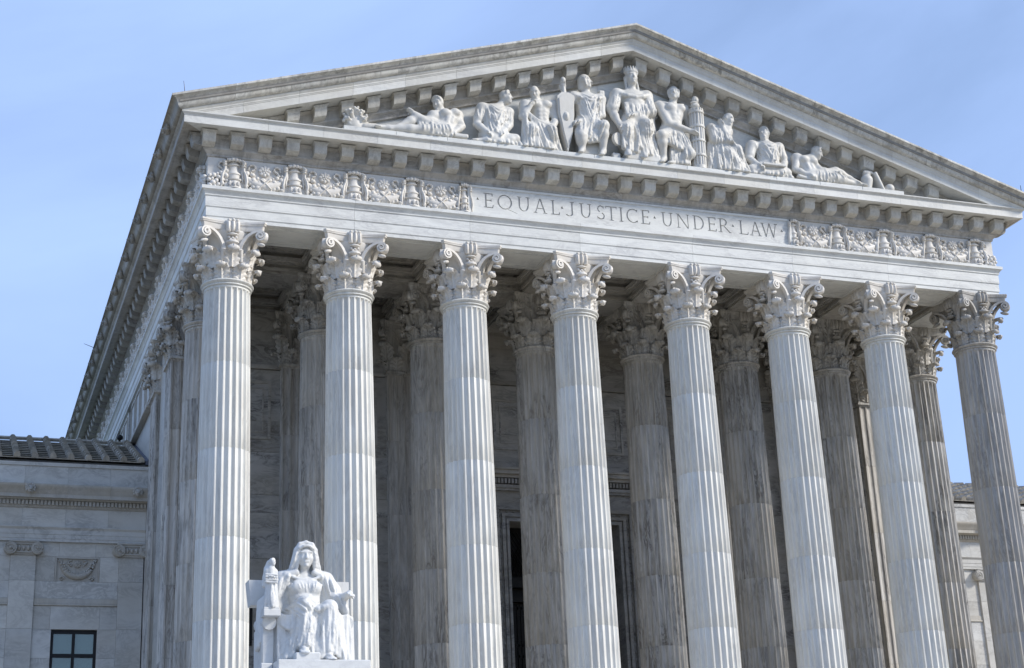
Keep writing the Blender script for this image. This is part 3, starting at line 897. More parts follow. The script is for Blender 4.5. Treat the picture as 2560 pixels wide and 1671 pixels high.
# ---- inscription -------------------------------------------------------------
LAY = [('.', -5.58, -5.53), ('E', -5.35, -5.03), ('Q', -4.88, -4.21), ('U', -4.21, -3.74), ('A', -3.62, -3.16), ('L', -3.02, -2.72), ('.', -2.65, -2.60), ('J', -2.51, -2.23), ('U', -2.02, -1.56), ('S', -1.38, -1.11), ('T', -1.07, -0.66), ('I', -0.57, -0.45), ('C', -0.32, 0.11), ('E', 0.21, 0.53), ('.', 0.69, 0.74), ('U', 0.95, 1.40), ('N', 1.53, 2.01), ('D', 2.13, 2.55), ('E', 2.68, 3.01), ('R', 3.10, 3.56), ('.', 3.62, 3.68), ('L', 3.88, 4.22), ('A', 4.30, 4.74), ('W', 4.72, 5.36), ('.', 5.50, 5.56)]
LZ0, LH = ZB + 1.335, 0.515
TK, TN, SF = 0.054, 0.031, 0.024     # thick stroke, thin stroke, serif height
def stroke(x0, z0, x1, z1, w):
    return [(x0 - w / 2, z0), (x0 + w / 2, z0), (x1 + w / 2, z1), (x1 - w / 2, z1)]
def hbar(x0, x1, z, w=TN): return [(x0, z - w / 2), (x1, z - w / 2), (x1, z + w / 2), (x0, z + w / 2)]
def arc(cx, cz, rx, rz, a0, a1, tmax=TK, tmin=TN, n=14):
    out = []
    for i in range(n):
        q = []
        for k in (0, 1):
            a = R(lerp(a0, a1, (i + k * 1.02) / n))
            t = tmin + (tmax - tmin) * abs(math.cos(a)) ** 1.5
            for rr in ((0, -t) if k == 0 else (-t, 0)):
                q.append((cx + (rx + rr) * math.cos(a), cz + (rz + rr) * math.sin(a)))
        out.append(q)
    return out
def letter_polys(ch, w):
    h = LH; S = []
    ser = lambda x, z, l=0.14: S.append(hbar(x - l / 2, x + l / 2, z, SF))
    b, t = SF / 2, h - SF / 2
    if ch == '.':
        S.append([(-0.025, h * 0.47), (w + 0.025, h * 0.47), (w / 2, h * 0.47 + 0.10)])
    elif ch == 'I':
        S.append(stroke(w / 2, 0, w / 2, h, TK)); ser(w / 2, b); ser(w / 2, t)
    elif ch in 'EL':
        x = 0.075
        S.append(stroke(x, 0, x, h, TK)); ser(x - 0.01, t, 0.13); S.append(hbar(0, w, TN / 2)); S.append(stroke(w - 0.02, 0, w, 0.10, 0.03))
        if ch == 'E':
            S.append(hbar(x, w * 0.95, h - TN / 2)); S.append(hbar(x, w * 0.82, h * 0.52)); S.append(stroke(w * 0.93, h - 0.09, w * 0.93, h, 0.03)); S.append(stroke(w * 0.80, h * .52 - .04, w * 0.80, h * .52 + 0.04, 0.028))
    elif ch == 'T':
        S.append(stroke(w / 2, 0, w / 2, h, TK)); ser(w / 2, b, 0.16); S.append(hbar(0, w, h - TN / 2))
        S.append(stroke(0.015, h - 0.085, 0.02, h, 0.03)); S.append(stroke(w - 0.015, h - 0.085, w - 0.02, h, 0.03))
    elif ch == 'J':
        S.append(stroke(w * 0.86, h * 0.2, w * 0.86, h, TK)); ser(w * 0.86, t, 0.15)
        S += arc(w * 0.86 - 0.11, h * 0.2, 0.141, h * 0.2, 0, -150)
    elif ch == 'U':
        r = w / 2 - 0.06
        S.append(stroke(0.06 + TK / 2, h * .4, 0.06 + TK / 2, h, TK)); S.append(stroke(w - 0.06 - TN / 2, h * .4, w - 0.06 - TN / 2, h, TN + 0.008))
        ser(0.09, t, 0.16); ser(w - 0.08, t, 0.15); S += arc(w / 2, h * 0.4, r, h * 0.4, 180, 360)
    elif ch == 'A':
        S.append(stroke(0.05, 0, w / 2 - 0.01, h, TN)); S.append(stroke(w - 0.07, 0, w / 2, h, TK)); S.append(hbar(w * 0.25, w * 0.72, h * 0.33)); ser(0.05, b, 0.13); ser(w - 0.07, b, 0.15)
    elif ch == 'N':
        S.append(stroke(0.06, 0, 0.06, h, TN)); S.append(stroke(w - 0.06, 0.0, w - 0.06, h, TN)); S.append(stroke(0.06, h, w - 0.07, 0, TK)); ser(0.06, b, 0.13); ser(w - 0.06, t, 0.13); ser(0.04, t, 0.10)
    elif ch == 'W':
        q = [0.06, w * 0.30, w * 0.52, w * 0.74, w - 0.05]
        S.append(stroke(q[0], h, q[1], 0, TK)); S.append(stroke(q[1], 0, q[2], h, TN)); S.append(stroke(q[2], h, q[3], 0, TK)); S.append(stroke(q[3], 0, q[4], h, TN)); ser(q[0], t, 0.15); ser(q[4], t, 0.13)
    elif ch == 'D':
        S.append(stroke(0.08, 0, 0.08, h, TK)); ser(0.04, t, 0.08); ser(0.04, b, 0.08); S.append(hbar(0.06, w * 0.45, h - TN / 2)); S.append(hbar(0.06, w * 0.45, TN / 2)); S += arc(w * 0.42, h / 2, w * 0.58, h / 2, -90, 90)
    elif ch == 'R':
        S.append(stroke(0.08, 0, 0.08, h, TK)); ser(0.06, b, 0.15); ser(0.04, t, 0.08); S.append(hbar(0.06, w * 0.4, h - TN / 2)); S.append(hbar(0.06, w * 0.4, h * 0.48)); S += arc(w * 0.38, h * 0.735, w * 0.34, h * 0.265, -90, 90); S.append(stroke(w * 0.42, h * 0.48, w - 0.03, 0, TK)); ser(w - 0.03, b, 0.09)
    elif ch == 'C':
        S += arc(w * 0.56, h / 2, w * 0.56, h / 2, 52, 308, n=20); S.append(stroke(w * 0.90, h * 0.80, w * 0.92, h * 0.96, 0.03)); S.append(stroke(w * 0.92, h * 0.06, w * 0.9, h * 0.2, 0.03))
    elif ch == 'Q':
        rw = w * 0.76
        S += arc(rw / 2, h / 2, rw / 2, h / 2, 0, 360, n=28); S.append(stroke(rw * 0.62, h * 0.05, w, -0.10, TK * 0.9))
    elif ch == 'S':
        S += arc(w * 0.5, h * 0.745, w * 0.44, h * 0.255, 35, 250, TN + .01, TK * .8, n=14); S += arc(w * 0.5, h * 0.262, w * 0.50, h * 0.262, 70, -145, TN + .01, TK * .8, n=14)
        S.append(stroke(w * .86, h * .78, w * .88, h * .95, 0.028)); S.append(stroke(w * .07, h * .05, w * .07, h * .22, 0.028))
    return S
def prism(poly, y0, y1):
    n = len(poly)
    return [(x, y0, z) for x, z in poly] + [(x, y1, z) for x, z in poly], [tuple(range(n)), tuple(range(2 * n - 1, n - 1, -1))] + [(i, n + i, n + (i + 1) % n, (i + 1) % n) for i in range(n)]
ip = build('inscription_panel', MB().box(-5.80, 5.80, -0.865, -0.70, ZB + 1.10, ZB + 2.06), 'front', fz)
cut = MB()
jit = random.Random(9)
for ch, a, b in LAY:
    for pl in letter_polys(ch, b - a):
        dy = jit.uniform(0, 0.0009)
        cut.add(*prism([(a + x, LZ0 + z) for x, z in pl], -0.90 - dy, -0.815 + dy))
cme = cut.mesh('cutter', M['letter'])
cob = bpy.data.objects.new('cutter', cme); COL.objects.link(cob)
bo = ip.modifiers.new('carve', 'BOOLEAN'); bo.operation = 'DIFFERENCE'; bo.object = cob; bo.solver = 'EXACT'; bo.use_self = True
bpy.context.view_layer.update()
dg = bpy.context.evaluated_depsgraph_get()
carved = bpy.data.meshes.new_from_object(ip.evaluated_get(dg))
ip.modifiers.clear()
if len(carved.polygons) > 60: ip.data = carved
bpy.data.objects.remove(cob)
# darker grey floors of the carved letters
for n_, (ch, a, b) in enumerate(LAY):
    m = MB()
    for q_, pl in enumerate(letter_polys(ch, b - a)):
        m.add(*prism([(a + x, LZ0 + z) for x, z in pl], -0.822 - 0.0004 * (q_ % 7), -0.80))
    build('letter' if ch != '.' else 'letter_point', m, 'letter', ip)
m = MB(); z0, z1 = ZB + 1.10, ZB + 2.06
for w, p in ((0.05, 0.91), (0.025, 0.93)):
    pass
m.box(-5.90, -5.802, -0.92, -0.72, z0, z1); m.box(5.802, 5.90, -0.92, -0.72, z0, z1)
m.box(-5.80, 5.80, -0.895, -0.72, z1 - 0.055, z1 + 0.02); m.box(-5.86, -5.80, -0.895, -0.867, z0, z1); m.box(5.80, 5.86, -0.895, -0.867, z0, z1)
build('panel_frame', m, 'front', ip)

# ---- cornice, modillions --------------------------------------------------------
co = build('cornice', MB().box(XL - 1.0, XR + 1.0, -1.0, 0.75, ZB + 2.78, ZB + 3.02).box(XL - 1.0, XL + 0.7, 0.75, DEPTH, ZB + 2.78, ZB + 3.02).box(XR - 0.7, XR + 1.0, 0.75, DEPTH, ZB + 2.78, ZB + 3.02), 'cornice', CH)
MS = 0.866
xs = [-14.289 + MS * k for k in range(34)]
bx_ = [None] + [-13.0 + 1.732 * k for k in range(16)] + [None]
jx = [XL] + [XL + 0.9 + 1.732 * k for k in range(15)] + [XR]
jx = [v for v in jx if v <= XR]
for i in range(len(jx) - 1):
    f, l = i == 0, i == len(jx) - 2
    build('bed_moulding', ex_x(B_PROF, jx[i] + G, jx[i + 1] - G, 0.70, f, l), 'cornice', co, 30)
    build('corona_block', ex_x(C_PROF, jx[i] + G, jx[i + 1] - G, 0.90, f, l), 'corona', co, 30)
jy = [0.0] + [0.6 + 1.732 * k for k in range(24)]
for side in (-1, 1):
    for i in range(len(jy) - 1 if side < 0 else 8):
        build('bed_moulding', ex_y(B_PROF, jy[i] + G, jy[i + 1] - G, 0.70, side, i == 0), 'flank_shade', co, 30)
        build('corona_block', ex_y(C_PROF, jy[i] + G, jy[i + 1] - G, 0.90, side, i == 0), 'cornice', co, 30)
def modillion_mb(shear=0.0):
    """block bracket under the corona: local top at z=0, back at y=0, facing -y"""
    m = MB(); w, c = 0.195, 0.245
    rings = []
    for y, zb in ((0.0, -0.42), (-0.10, -0.425), (-0.22, -0.405), (-0.315, -0.37), (-0.355, -0.31), (-0.375, -0.24), (-0.385, -0.14), (-0.40, -0.115)):
        rings.append([(-w + (0.02 if zb > -0.2 else 0) * 0, y, zb), (w, y, zb), (w, y, -0.11), (-w, y, -0.11)])
    m.loft(rings)
    for h, z0, z1 in ((0.205, -0.115, -0.085), (0.225, -0.085, -0.055), (c, -0.055, -0.024), (0.20, -0.024, -0.002)):
        d = h - w
        m.box(-h, h, -0.40 - d if z0 < -0.03 else -0.36, 0.0, z0, z1)
    if shear:
        m.v = [(x, y, z + shear * x) for x, y, z in m.v]
    return m
MOD = modillion_mb().mesh('modillion', M['modillion'], 30)
for x in xs: place('modillion', MOD, (x, -0.955, ZB + 2.765), co)
MODS = MOD.copy(); MODS.materials[0] = M['flank_shade']
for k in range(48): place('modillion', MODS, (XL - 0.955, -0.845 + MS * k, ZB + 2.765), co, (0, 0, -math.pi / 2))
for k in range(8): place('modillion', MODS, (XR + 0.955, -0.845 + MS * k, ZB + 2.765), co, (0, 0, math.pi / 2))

# ---- pediment: raking cornice, gutter, tympanum --------------------------------
SL = (8.266 - 3.444) / 15.546
pd = build('pediment', MB().add(*prism([(-13.4, ZB + 3.05), (13.4, ZB + 3.05), (0, ZB + 7.35)], -0.60, 0.2)), 'front', CH)
H0 = 7.43
RC_PROF = [(1.585, 0.02), (1.60, 0.0), (1.669, 0.0), (1.669, 0.235), (1.685, 0.245), (1.685, 0.265), (1.705, 0.29), (1.705, 0.33), (1.735, 0.36), (1.75, 0.39), (1.75, 0.425)]
RS_PROF = [(1.762, 0.428), (1.80, 0.432), (1.85, 0.455), (1.885, 0.50), (1.905, 0.555), (1.92, 0.615), (1.945, 0.675), (1.99, 0.725), (2.05, 0.755), (2.10, 0.768), (2.10, 0.836)]
RB_PROF = [(0.75, -0.68), (0.84, -0.665), (0.845, -0.62), (0.865, -0.585), (0.91, -0.545), (0.95, -0.505), (0.985, -0.485), (0.985, -0.42), (0.955, -0.41), (0.955, -0.105), (0.975, -0.095), (1.0, -0.065), (1.03, -0.02), (1.03, 0.0)]
def rake(prof, x0, x1, back, side, endmitre=False):
    """x0 nearer the apex, x1 farther out (positive numbers), side -1 left / +1 right"""
    pr = [(back, prof[-1][1])] + prof[::-1] + [(back, prof[0][1])]
    a = [(side * x0, -e, ZB + H0 + z - SL * x0) for e, z in pr]
    b = []
    for e, z in pr:
        x = (13.446 + e) if endmitre else x1
        b.append((side * x, -e, ZB + H0 + z - SL * x))
    return MB().loft([a, b])
rj = [0.0] + [1.49 + 1.733 * k for k in range(8)]
for side in (-1, 1):
    for i in range(len(rj)):
        a = rj[i] + (G if i else 0)
        last = i == len(rj) - 1
        b = 15.3 if last else rj[i + 1] - G
        build('gutter_block', rake(RS_PROF, a, b, 1.0, side, last), 'gutter', pd, 30)
    cj = [0.0] + [1.2 + 1.733 * k for k in range(8)] + [14.9]
    for i in range(len(cj) - 1):
        mm = rake(RC_PROF, cj[i] + (G if i else 0), cj[i + 1] - G, 0.95, side, i == len(cj) - 2)
        ob = build('raking_corona', mm, 'corona', pd, 30)
        if i >= len(cj) - 3:                 # cut off where it dies into the level cornice
            bm = bmesh.new(); bm.from_mesh(ob.data)
            bmesh.ops.bisect_plane(bm, geom=bm.verts[:] + bm.edges[:] + bm.faces[:], plane_co=Vector((0, 0, ZB + 3.1185)) - WPOS[ob], plane_no=(0, 0, 1), clear_inner=True)
            bm.to_mesh(ob.data); bm.free()
        if i < 8: build('raking_bed_moulding', rake(RB_PROF, cj[i] + (G if i else 0), min(cj[i + 1] - G, 12.6), 0.5, side), 'cornice', pd, 30)
    me = modillion_mb(-side * SL).mesh('modillion', M['modillion'], 30)
    for k in range(15):
        x = 0.433 + MS * k
        if x > 12.4: break
        place('modillion', me, (side * x, -0.955, ZB + H0 - SL * x), pd)
# end stops of the raking corona down to the horizontal cornice
for k in range(-6, 7):
    x0, x1 = k * 2.0 - 1.0 + G, k * 2.0 + 1.0 - G
    zt = lambda x: ZB + H0 - 0.62 - SL * abs(x)
    pts = [(x0, ZB + 3.118), (x1, ZB + 3.118), (x1, max(zt(x1), ZB + 3.13))] + ([(0, zt(0))] if k == 0 else []) + [(x0, max(zt(x0), ZB + 3.13))]
    build('tympanum_slab', MB().add(*prism(pts, -0.72, -0.605)), 'front', pd)
# ledge the sculptures stand on
for k in range(12):
    a = -10.15 + k * 20.4 / 12
    build('ledge_block', MB().bbox(a + G, a + 1.7 - G, -1.56, -0.725, ZB + 3.118, ZB + 3.345, 0.012), 'front', pd)
# side gutters with lion masks
GS_PROF = [(e, z - 0.428 + 3.118 - 0.0) for e, z in RS_PROF[:-1]] + [(2.10, 3.444)]
def side_gutter(y0, y1, side, mf):
    return ex_y(GS_PROF, y0, y1, 1.0, side, mf)
gt = build('side_gutter', MB().box(XL - 1.7, XL, 0.0, DEPTH, ZB + 3.12, ZB + 3.40).box(XR, XR + 1.7, 0.0, DEPTH, ZB + 3.12, ZB + 3.40), 'gutter', CH)
for side in (-1, 1):
    yy = [0] + [0.85 + 3.6 * k for k in range(12)]
    for i in range(len(yy) - 1):
        if side > 0 and i > 3: break
        build('gutter_block', side_gutter(yy[i] + G, yy[i + 1] - G, side, i == 0), 'flank_shade', gt, 30)
def lion_mb():
    m = MB()
    m.ell((0, -0.02, 0), (0.17, 0.12, 0.18), 10, 7)
    for k in range(9):
        a = math.pi * (k / 8) * 1.3 - 0.15 * math.pi
        m.ell((0.17 * math.cos(a), -0.03, 0.02 + 0.18 * math.sin(a)), (0.07, 0.08, 0.07), 6, 4)
    m.ell((0, -0.15, -0.04), (0.075, 0.09, 0.065), 8, 5)
    m.ell((0, -0.14, -0.13), (0.05, 0.06, 0.035), 6, 4)
    for s in (-1, 1):
        m.ell((s * 0.07, -0.12, 0.055), (0.04, 0.03, 0.03), 6, 4); m.ell((s * 0.10, -0.06, 0.13), (0.04, 0.04, 0.045), 6, 4)
    return m
LION = lion_mb().mesh('lion_mask', M['flank_shade'], 60)
for k in range(21):
    place('lion_mask', LION, (XL - 1.93, 0.0 + 1.8 * k, ZB + 3.27), gt, (0, 0, -math.pi / 2))
# roof
m = MB()
for side in (-1, 1):
    a = [(0, -1.95, ZB + 8.16), (side * 15.3, -1.95, ZB + 8.16 - SL * 15.3), (side * 15.3, -1.95, ZB + 8.02 - SL * 15.3), (0, -1.95, ZB + 8.02)]
    m.loft([a, [(x, DEPTH, z) for x, y, z in a]])
build('roof', m, 'roof', CH)
# attic and rear body behind the portico
build('rear_wall', MB().box(-13.9, 13.9, 8.2, 8.6, FLOOR, ZB + 3.0).box(-14.0, -13.6, 12.0, DEPTH, 0.006, ZB + 0.01).box(13.6, 14.0, 12.0, DEPTH, 0.006, ZB + 0.01).box(-14.0, 14.0, DEPTH - 0.4, DEPTH, 0.006, ZB + 3.4), 'wing', CH)
# flank walls: ashlar between the piers, then plain wall with attic windows
for side in (-1, 1):
    fw = build('flank_wall', MB().box(side * 13.9 - 0.1, side * 13.9 + 0.1, 8.3, 10.7, FLOOR, ZB).box(side * 13.98 - 0.12, side * 13.98 + 0.12, 12.2, DEPTH, FLOOR, ZB - 2.05), 'wing', CH)
    w0, w1 = (-14.16, -14.06) if side < 0 else (14.06, 14.16)
    build('string_moulding', MB().bbox(min(side * 14.0, side * 14.32), max(side * 14.0, side * 14.32), 12.25, DEPTH, ZB - 2.04, ZB - 1.94, 0.02).bbox(min(side * 14.0, side * 14.25), max(side * 14.0, side * 14.25), 12.25, DEPTH, ZB - 1.938, ZB - 1.82, 0.03), 'wingtrim', fw)
    wy = [19.2 + 3.95 * k for k in range(6)]
    edges = [12.25] + [v for c in wy for v in (c - 0.5, c + 0.5)] + [DEPTH]
    for i in range(0, len(edges), 2):
        build('wall_block', MB().bbox(min(w0, w1), max(w0, w1), edges[i], edges[i + 1], ZB - 1.815, ZB - 0.002, 0.01), 'wing', fw)
        n = max(1, int((edges[i + 1] - edges[i]) / 1.3))
        for q in range(n):
            a = lerp(edges[i], edges[i + 1], (q + 0.12) / n); b = lerp(edges[i], edges[i + 1], (q + 0.88) / n)
            m = MB(); xx0, xx1 = (-14.20, -14.161) if side < 0 else (14.161, 14.20)
            m.box(xx0, xx1, a, a + 0.07, ZB - 1.65, ZB - 0.2); m.box(xx0, xx1, b - 0.07, b, ZB - 1.65, ZB - 0.2); m.box(xx0, xx1, a + .07, b - .07, ZB - 0.27, ZB - 0.2); m.box(xx0, xx1, a + .07, b - .07, ZB - 1.65, ZB - 1.58)
            build('wall_panel', m, 'wingtrim', fw)
    for c in wy:
        w = build('window', MB().box(side * 13.98 - 0.03, side * 13.98 + 0.03, c - 0.5, c + 0.5, ZB - 1.815, ZB - 0.01), 'black', CH)
        for q in range(2):
            y0 = c - 0.46 + q * 0.48
            build('pane', MB().box(*(sorted((side * 14.012, side * 14.02))), y0, y0 + 0.44, ZB - 1.76, ZB - 0.06), 'glassdark', w)
# ------------------------------------------------------------------ low wings on both sides
def wing(side, label, ncols):
    X = lambda x: side * x                         # x given for the right-hand wing
    X0, X1 = 14.103, 14.57 + 3.76 * (ncols + 0.5)
    W = empty('courthouse_wing', (X((X0 + X1) / 2), 16.0, 0.006), label, 'building')
    YW = 13.0
    def bx(m, x0, x1, y0, y1, z0, z1, b=None):
        a, c = sorted((X(x0), X(x1)))
        return m.bbox(a, c, y0, y1, ZB + z0, ZB + z1, b) if b else m.box(a, c, y0, y1, ZB + z0, ZB + z1)
    m = MB(); bx(m, X0, X1, YW + 0.25, YW + 0.6, -21.39, -4.5); bx(m, X0, X1, 22.8, 23.2, -21.39, -4.5); bx(m, X1 - 0.4, X1, YW + 0.6, 22.8, -21.39, -4.5)
    # leave the window openings dark: an inner room stands behind the facing stones
    body = build('wall', m, 'wing', W)
    px = [14.57 + 3.76 * k for k in range(ncols + 1)]
    winz0, winz1 = -13.2, -10.17
    # facing stones, bay by bay
    rows = [-21.39, -19.5, -17.7, -15.5, -14.35, -13.2, -12.19, -11.18, -10.17, -9.345]
    rows2 = [-9.08, -8.47, -7.57, -7.06]
    for k in range(ncols):
        a, b = px[k] + 0.434, px[k + 1] - 0.434
        mid = (a + b) / 2; wl, wr = mid - 0.79, mid + 0.79
        for r in range(len(rows) - 1):
            z0, z1 = rows[r], rows[r + 1]
            if z0 >= winz0 - 0.01 and z1 <= winz1 + 0.01:
                seg = [(a, wl), (wr, b)]
            elif r % 2: seg = [(a, mid - 0.55), (mid - 0.55, mid + 0.62), (mid + 0.62, b)]
            else: seg = [(a, mid - 0.85), (mid - 0.85, mid + 0.85), (mid + 0.85, b)]
            for s0, s1 in seg:
                build('wall_block', bx(MB(), s0 + .002, s1 - .002, YW, YW + 0.25, z0 + .002, z1 - .002, 0.006), 'wing', body)
        for r in range(len(rows2) - 1):
            z0, z1 = rows2[r], rows2[r + 1]
            if r == 1: seg = [(a, mid - 0.78), (mid + 0.78, b)]
            elif r == 2: seg = [(a, mid - 0.62), (mid - 0.62, mid + 0.66), (mid + 0.66, b)]
            else: seg = [(a, b)]
            for s0, s1 in seg:
                build('wall_block', bx(MB(), s0 + .002, s1 - .002, YW, YW + 0.25, z0 + .002, z1 - .002, 0.006), 'wing', body)
        sc = bx(MB(), a + .002, b - .002, YW - 0.03, YW + 0.25, -9.262, -9.082, 0.006); bx(sc, a + .002, b - .002, YW - 0.055, YW + 0.24, -9.343, -9.264, 0.02)
        build('string_course', sc, 'wingtrim', body, 40)
        # carved garland panel
        m = MB(); bx(m, mid - 0.777, mid + 0.777, YW + 0.05, YW + 0.24, -8.468, -7.572)
        pn = build('relief_panel', m, 'wingtrim', W)
        m = MB()
        bx(m, mid - 0.777, mid - 0.72, YW - 0.012, YW + 0.05, -8.468, -7.572); bx(m, mid + 0.72, mid + 0.777, YW - 0.012, YW + 0.05, -8.468, -7.572); bx(m, mid - 0.72, mid + 0.72, YW - 0.012, YW + 0.05, -7.64, -7.572)
        build('panel_frame', m, 'wingtrim', pn)
        m = MB(); pts = []
        for j in range(17):
            t = math.pi * j / 16
            pts.append((X(mid) + 0.56 * math.cos(t), YW + 0.03, ZB - 7.74 - 0.55 * math.sin(t)))
        m.tube(pts, [0.035 + 0.085 * math.sin(math.pi * j / 16) for j in range(17)], 8)
        for j in range(1, 16):
            t = math.pi * j / 16
            for o in (-0.05, 0.05):
                m.ell((X(mid) + (0.53 + o) * math.cos(t), YW - 0.035, ZB - 7.74 - (0.52 + o) * math.sin(t)), (0.045, 0.04, 0.045), 6, 4)
        for s in (-1, 1):
            for q in ([(0.62, -7.75), (0.66, -7.70), (0.60, -7.68), (0.56, -7.73)], [(0.20, -7.70), (0.30, -7.72), (0.30, -7.82), (0.22, -7.84), (0.22, -7.92)], [(0.42, -8.36), (0.52, -8.30), (0.58, -8.36), (0.50, -8.41)]):
                m.tube(smooth_path([(X(mid) + s * x, YW + 0.03, ZB + z) for x, z in q], 4), 0.038, 6)
        build('garland', m, 'wingtrim', pn, 60)
        m = MB(); m.merge(rosette_mb(), Matrix.Translation((X(mid), YW + 0.02, ZB - 7.84)) @ Matrix.Scale(0.65, 4))
        build('rosette', m, 'wingtrim', pn, 60)
        # window with blinds
        fr = MB()
        z0, z1 = winz0, winz1
        for (p0, p1, q0, q1) in ((wl, wl + 0.10, z0, z1), (wr - 0.10, wr, z0, z1), (wl + .1, wr - .1, z1 - 0.13, z1), (wl + .1, wr - .1, z0, z0 + 0.13), (mid - 0.052, mid + 0.052, z0 + .13, z1 - .13)):
            bx(fr, p0, p1, YW + 0.12, YW + 0.22, q0, q1)
        for zz in (-11.07, -11.95):
            bx(fr, wl + .1, mid - .052, YW + 0.12, YW + 0.22, zz - 0.065, zz + 0.065); bx(fr, mid + .052, wr - .1, YW + 0.12, YW + 0.22, zz - 0.065, zz + 0.065)
        wn = build('window', fr, 'black', W)
        for q0, q1 in ((wl + .1, mid - .052), (mid + .052, wr - .1)):
            for y0, y1 in ((-11.005, z1 - .13), (-11.885, -11.135), (z0 + .13, -12.015)):
                build('pane', bx(MB(), q0, q1, YW + 0.165, YW + 0.172, y0, y1), 'glass', wn)
                build('blind', bx(MB(), q0, q1, YW + 0.215, YW + 0.222, y0, y1), 'blind', wn)
    # pilasters with Ionic capitals
    for k in range(ncols + 1):
        c = px[k]
        pm = MB(); zz = [-21.39, -18.2, -15.2, -12.2, -10.17, -8.47, -7.57]
        pl = build('pilaster', bx(MB(), c - 0.42, c + 0.42, YW + 0.02, YW + 0.24, -21.39, -7.06), 'wing', W)
        for r in range(len(zz) - 1):
            build('pilaster_block', bx(MB(), c - 0.434, c + 0.434, YW - 0.09, YW + 0.02, zz[r] + .002, zz[r + 1] - .002, 0.006), 'wing', pl)
        m = MB()
        bx(m, c - 0.52, c + 0.52, YW - 0.24, YW + 0.019, -7.125, -7.063, 0.01); bx(m, c - 0.45, c + 0.45, YW - 0.19, YW + 0.019, -7.20, -7.127)
        bx(m, c - 0.40, c + 0.40, YW - 0.15, YW + 0.019, -7.568, -7.202)
        bx(m, c - 0.36, c + 0.36, YW - 0.20, YW - 0.15, -7.50, -7.46)
        for j in range(3):
            m.ell((X(c) + (j - 1) * 0.16, YW - 0.16, ZB - 7.33), (0.065, 0.08, 0.10), 8, 5)
        for s in (-1, 1):
            vx = X(c) + s * 0.46
            prof = [(0.0, -0.16), (0.215, -0.16), (0.225, -0.13), (0.225, 0.12), (0.215, 0.15), (0.0, 0.15)]
            cyl = MB().lathe(prof, 20); m.merge(cyl, Matrix.Translation((vx, YW - 0.13, ZB - 7.345)) @ Matrix.Rotation(math.pi / 2, 4, 'X'))
            sp = []
            for j in range(34):
                t = j / 33; a = t * 2 * math.pi * 2.2; r = 0.20 * (1 - 0.85 * t)
                sp.append((vx + s * r * math.sin(a), YW - 0.285, ZB - 7.345 + r * math.cos(a)))
            m.tube(sp, 0.022, 5)
            m.ell((vx, YW - 0.30, ZB - 7.345), (0.045, 0.03, 0.045), 8, 5)
        build('ionic_capital', m, 'wingtrim', pl, 45)
    # entablature
    def run(prof, mat, name, jx, parent, y_back=0.2):
        z0, z1 = prof[0][1], prof[-1][1]
        pr = [(-y_back, z1)] + prof[::-1] + [(-y_back, z0)]
        for i in range(len(jx) - 1):
            a = [(X(jx[i] + .002), YW - e, ZB + z) for e, z in pr]; b = [(X(jx[i + 1] - .002), YW - e, ZB + z) for e, z in pr]
            build(name, MB().loft([a, b]), mat, parent, 30)
    m = MB(); bx(m, X0 + 0.1, X1, YW + 0.2, YW + 0.5, -7.06, -4.5); en = build('entablature', m, 'wing', W)
    jA = [X0 + 0.0] + [px[k] for k in range(1, ncols + 1)] + [X1]
    jB = [X0] + [X0 + 1.35 + 1.5 * k for k in range(30) if X0 + 1.35 + 1.5 * k < X1 - 0.5] + [X1]
    run([(0.10, -7.06), (0.10, -6.96), (0.115, -6.95), (0.115, -6.81), (0.13, -6.80), (0.13, -6.64), (0.16, -6.60), (0.20, -6.56), (0.20, -6.53)], 'wing', 'architrave_block', jA, en)
    run([(0.10, -6.527), (0.10, -5.862)], 'wing', 'frieze_block', jB, en)
    run([(0.12, -5.86), (0.17, -5.82), (0.18, -5.775), (0.18, -5.60), (0.30, -5.585), (0.34, -5.55)], 'wingtrim', 'bed_moulding', jA, en)
    m = MB(); n = int((X1 - X0) / 0.13)
    for i in range(n):
        x = X0 + 0.03 + i * 0.13
        bx(m, x, x + 0.085, YW - 0.275, YW - 0.181, -5.765, -5.605)
    tag(build('dentil_course', m, 'wingtrim', en), kind='stuff')
    run([(0.50, -5.548), (0.50, -5.42), (0.52, -5.40), (0.54, -5.34), (0.60, -5.26), (0.66, -5.19), (0.68, -5.14), (0.68, -5.095)], 'wingtrim', 'cornice_block', jB, en)
    lx = [14.49 + 3.76 * k for k in range(ncols + 1)]
    me = lion_mb(); me.v = [(x * 0.85, y * 0.85, z * 0.85) for x, y, z in me.v]
    lm = me.mesh('lion_mask', M['wingtrim'], 60)
    for x in lx: place('lion_mask', lm, (X(x), YW - 0.62, ZB - 5.28), en)
    run([(0.30, -5.09), (0.30, -4.362)], 'wing', 'parapet_block', jB, en)
    run([(0.30, -4.36), (0.345, -4.345), (0.345, -4.215)], 'wing', 'coping_block', jA, en)
    # tiled roof: flat pans with angular cover tiles in columns
    RY0, RZ0, RY1, RZ1 = YW - 0.34, -4.14, 18.35, -1.84
    ln = math.hypot(RY1 - RY0, RZ1 - RZ0); ang = math.atan2(RZ1 - RZ0, RY1 - RY0)
    NR = 11; tl = ln / NR; SPC = 0.627
    m = MB(); a = [(X(X0), RY0, ZB + RZ0 - 0.04), (X(X0), RY1, ZB + RZ1 - 0.04), (X(X0), 22.9, ZB + RZ0 - 0.04)]
    rf = build('roof', m.loft([a, [(X(X1), y, z) for x, y, z in a]]), 'roof', W)
    hx = [(-0.12, 0.0), (-0.11, 0.12), (-0.05, 0.19), (0.05, 0.19), (0.11, 0.12), (0.12, 0.0)]
    lo = [(x * 1.0, 0, z + 0.085) for x, z in hx]; hi = [(x * 0.85, tl + 0.06, z * 0.85 + 0.02) for x, z in hx]
    CT = MB().loft([lo, hi]).mesh('cover_tile', M['tile'])
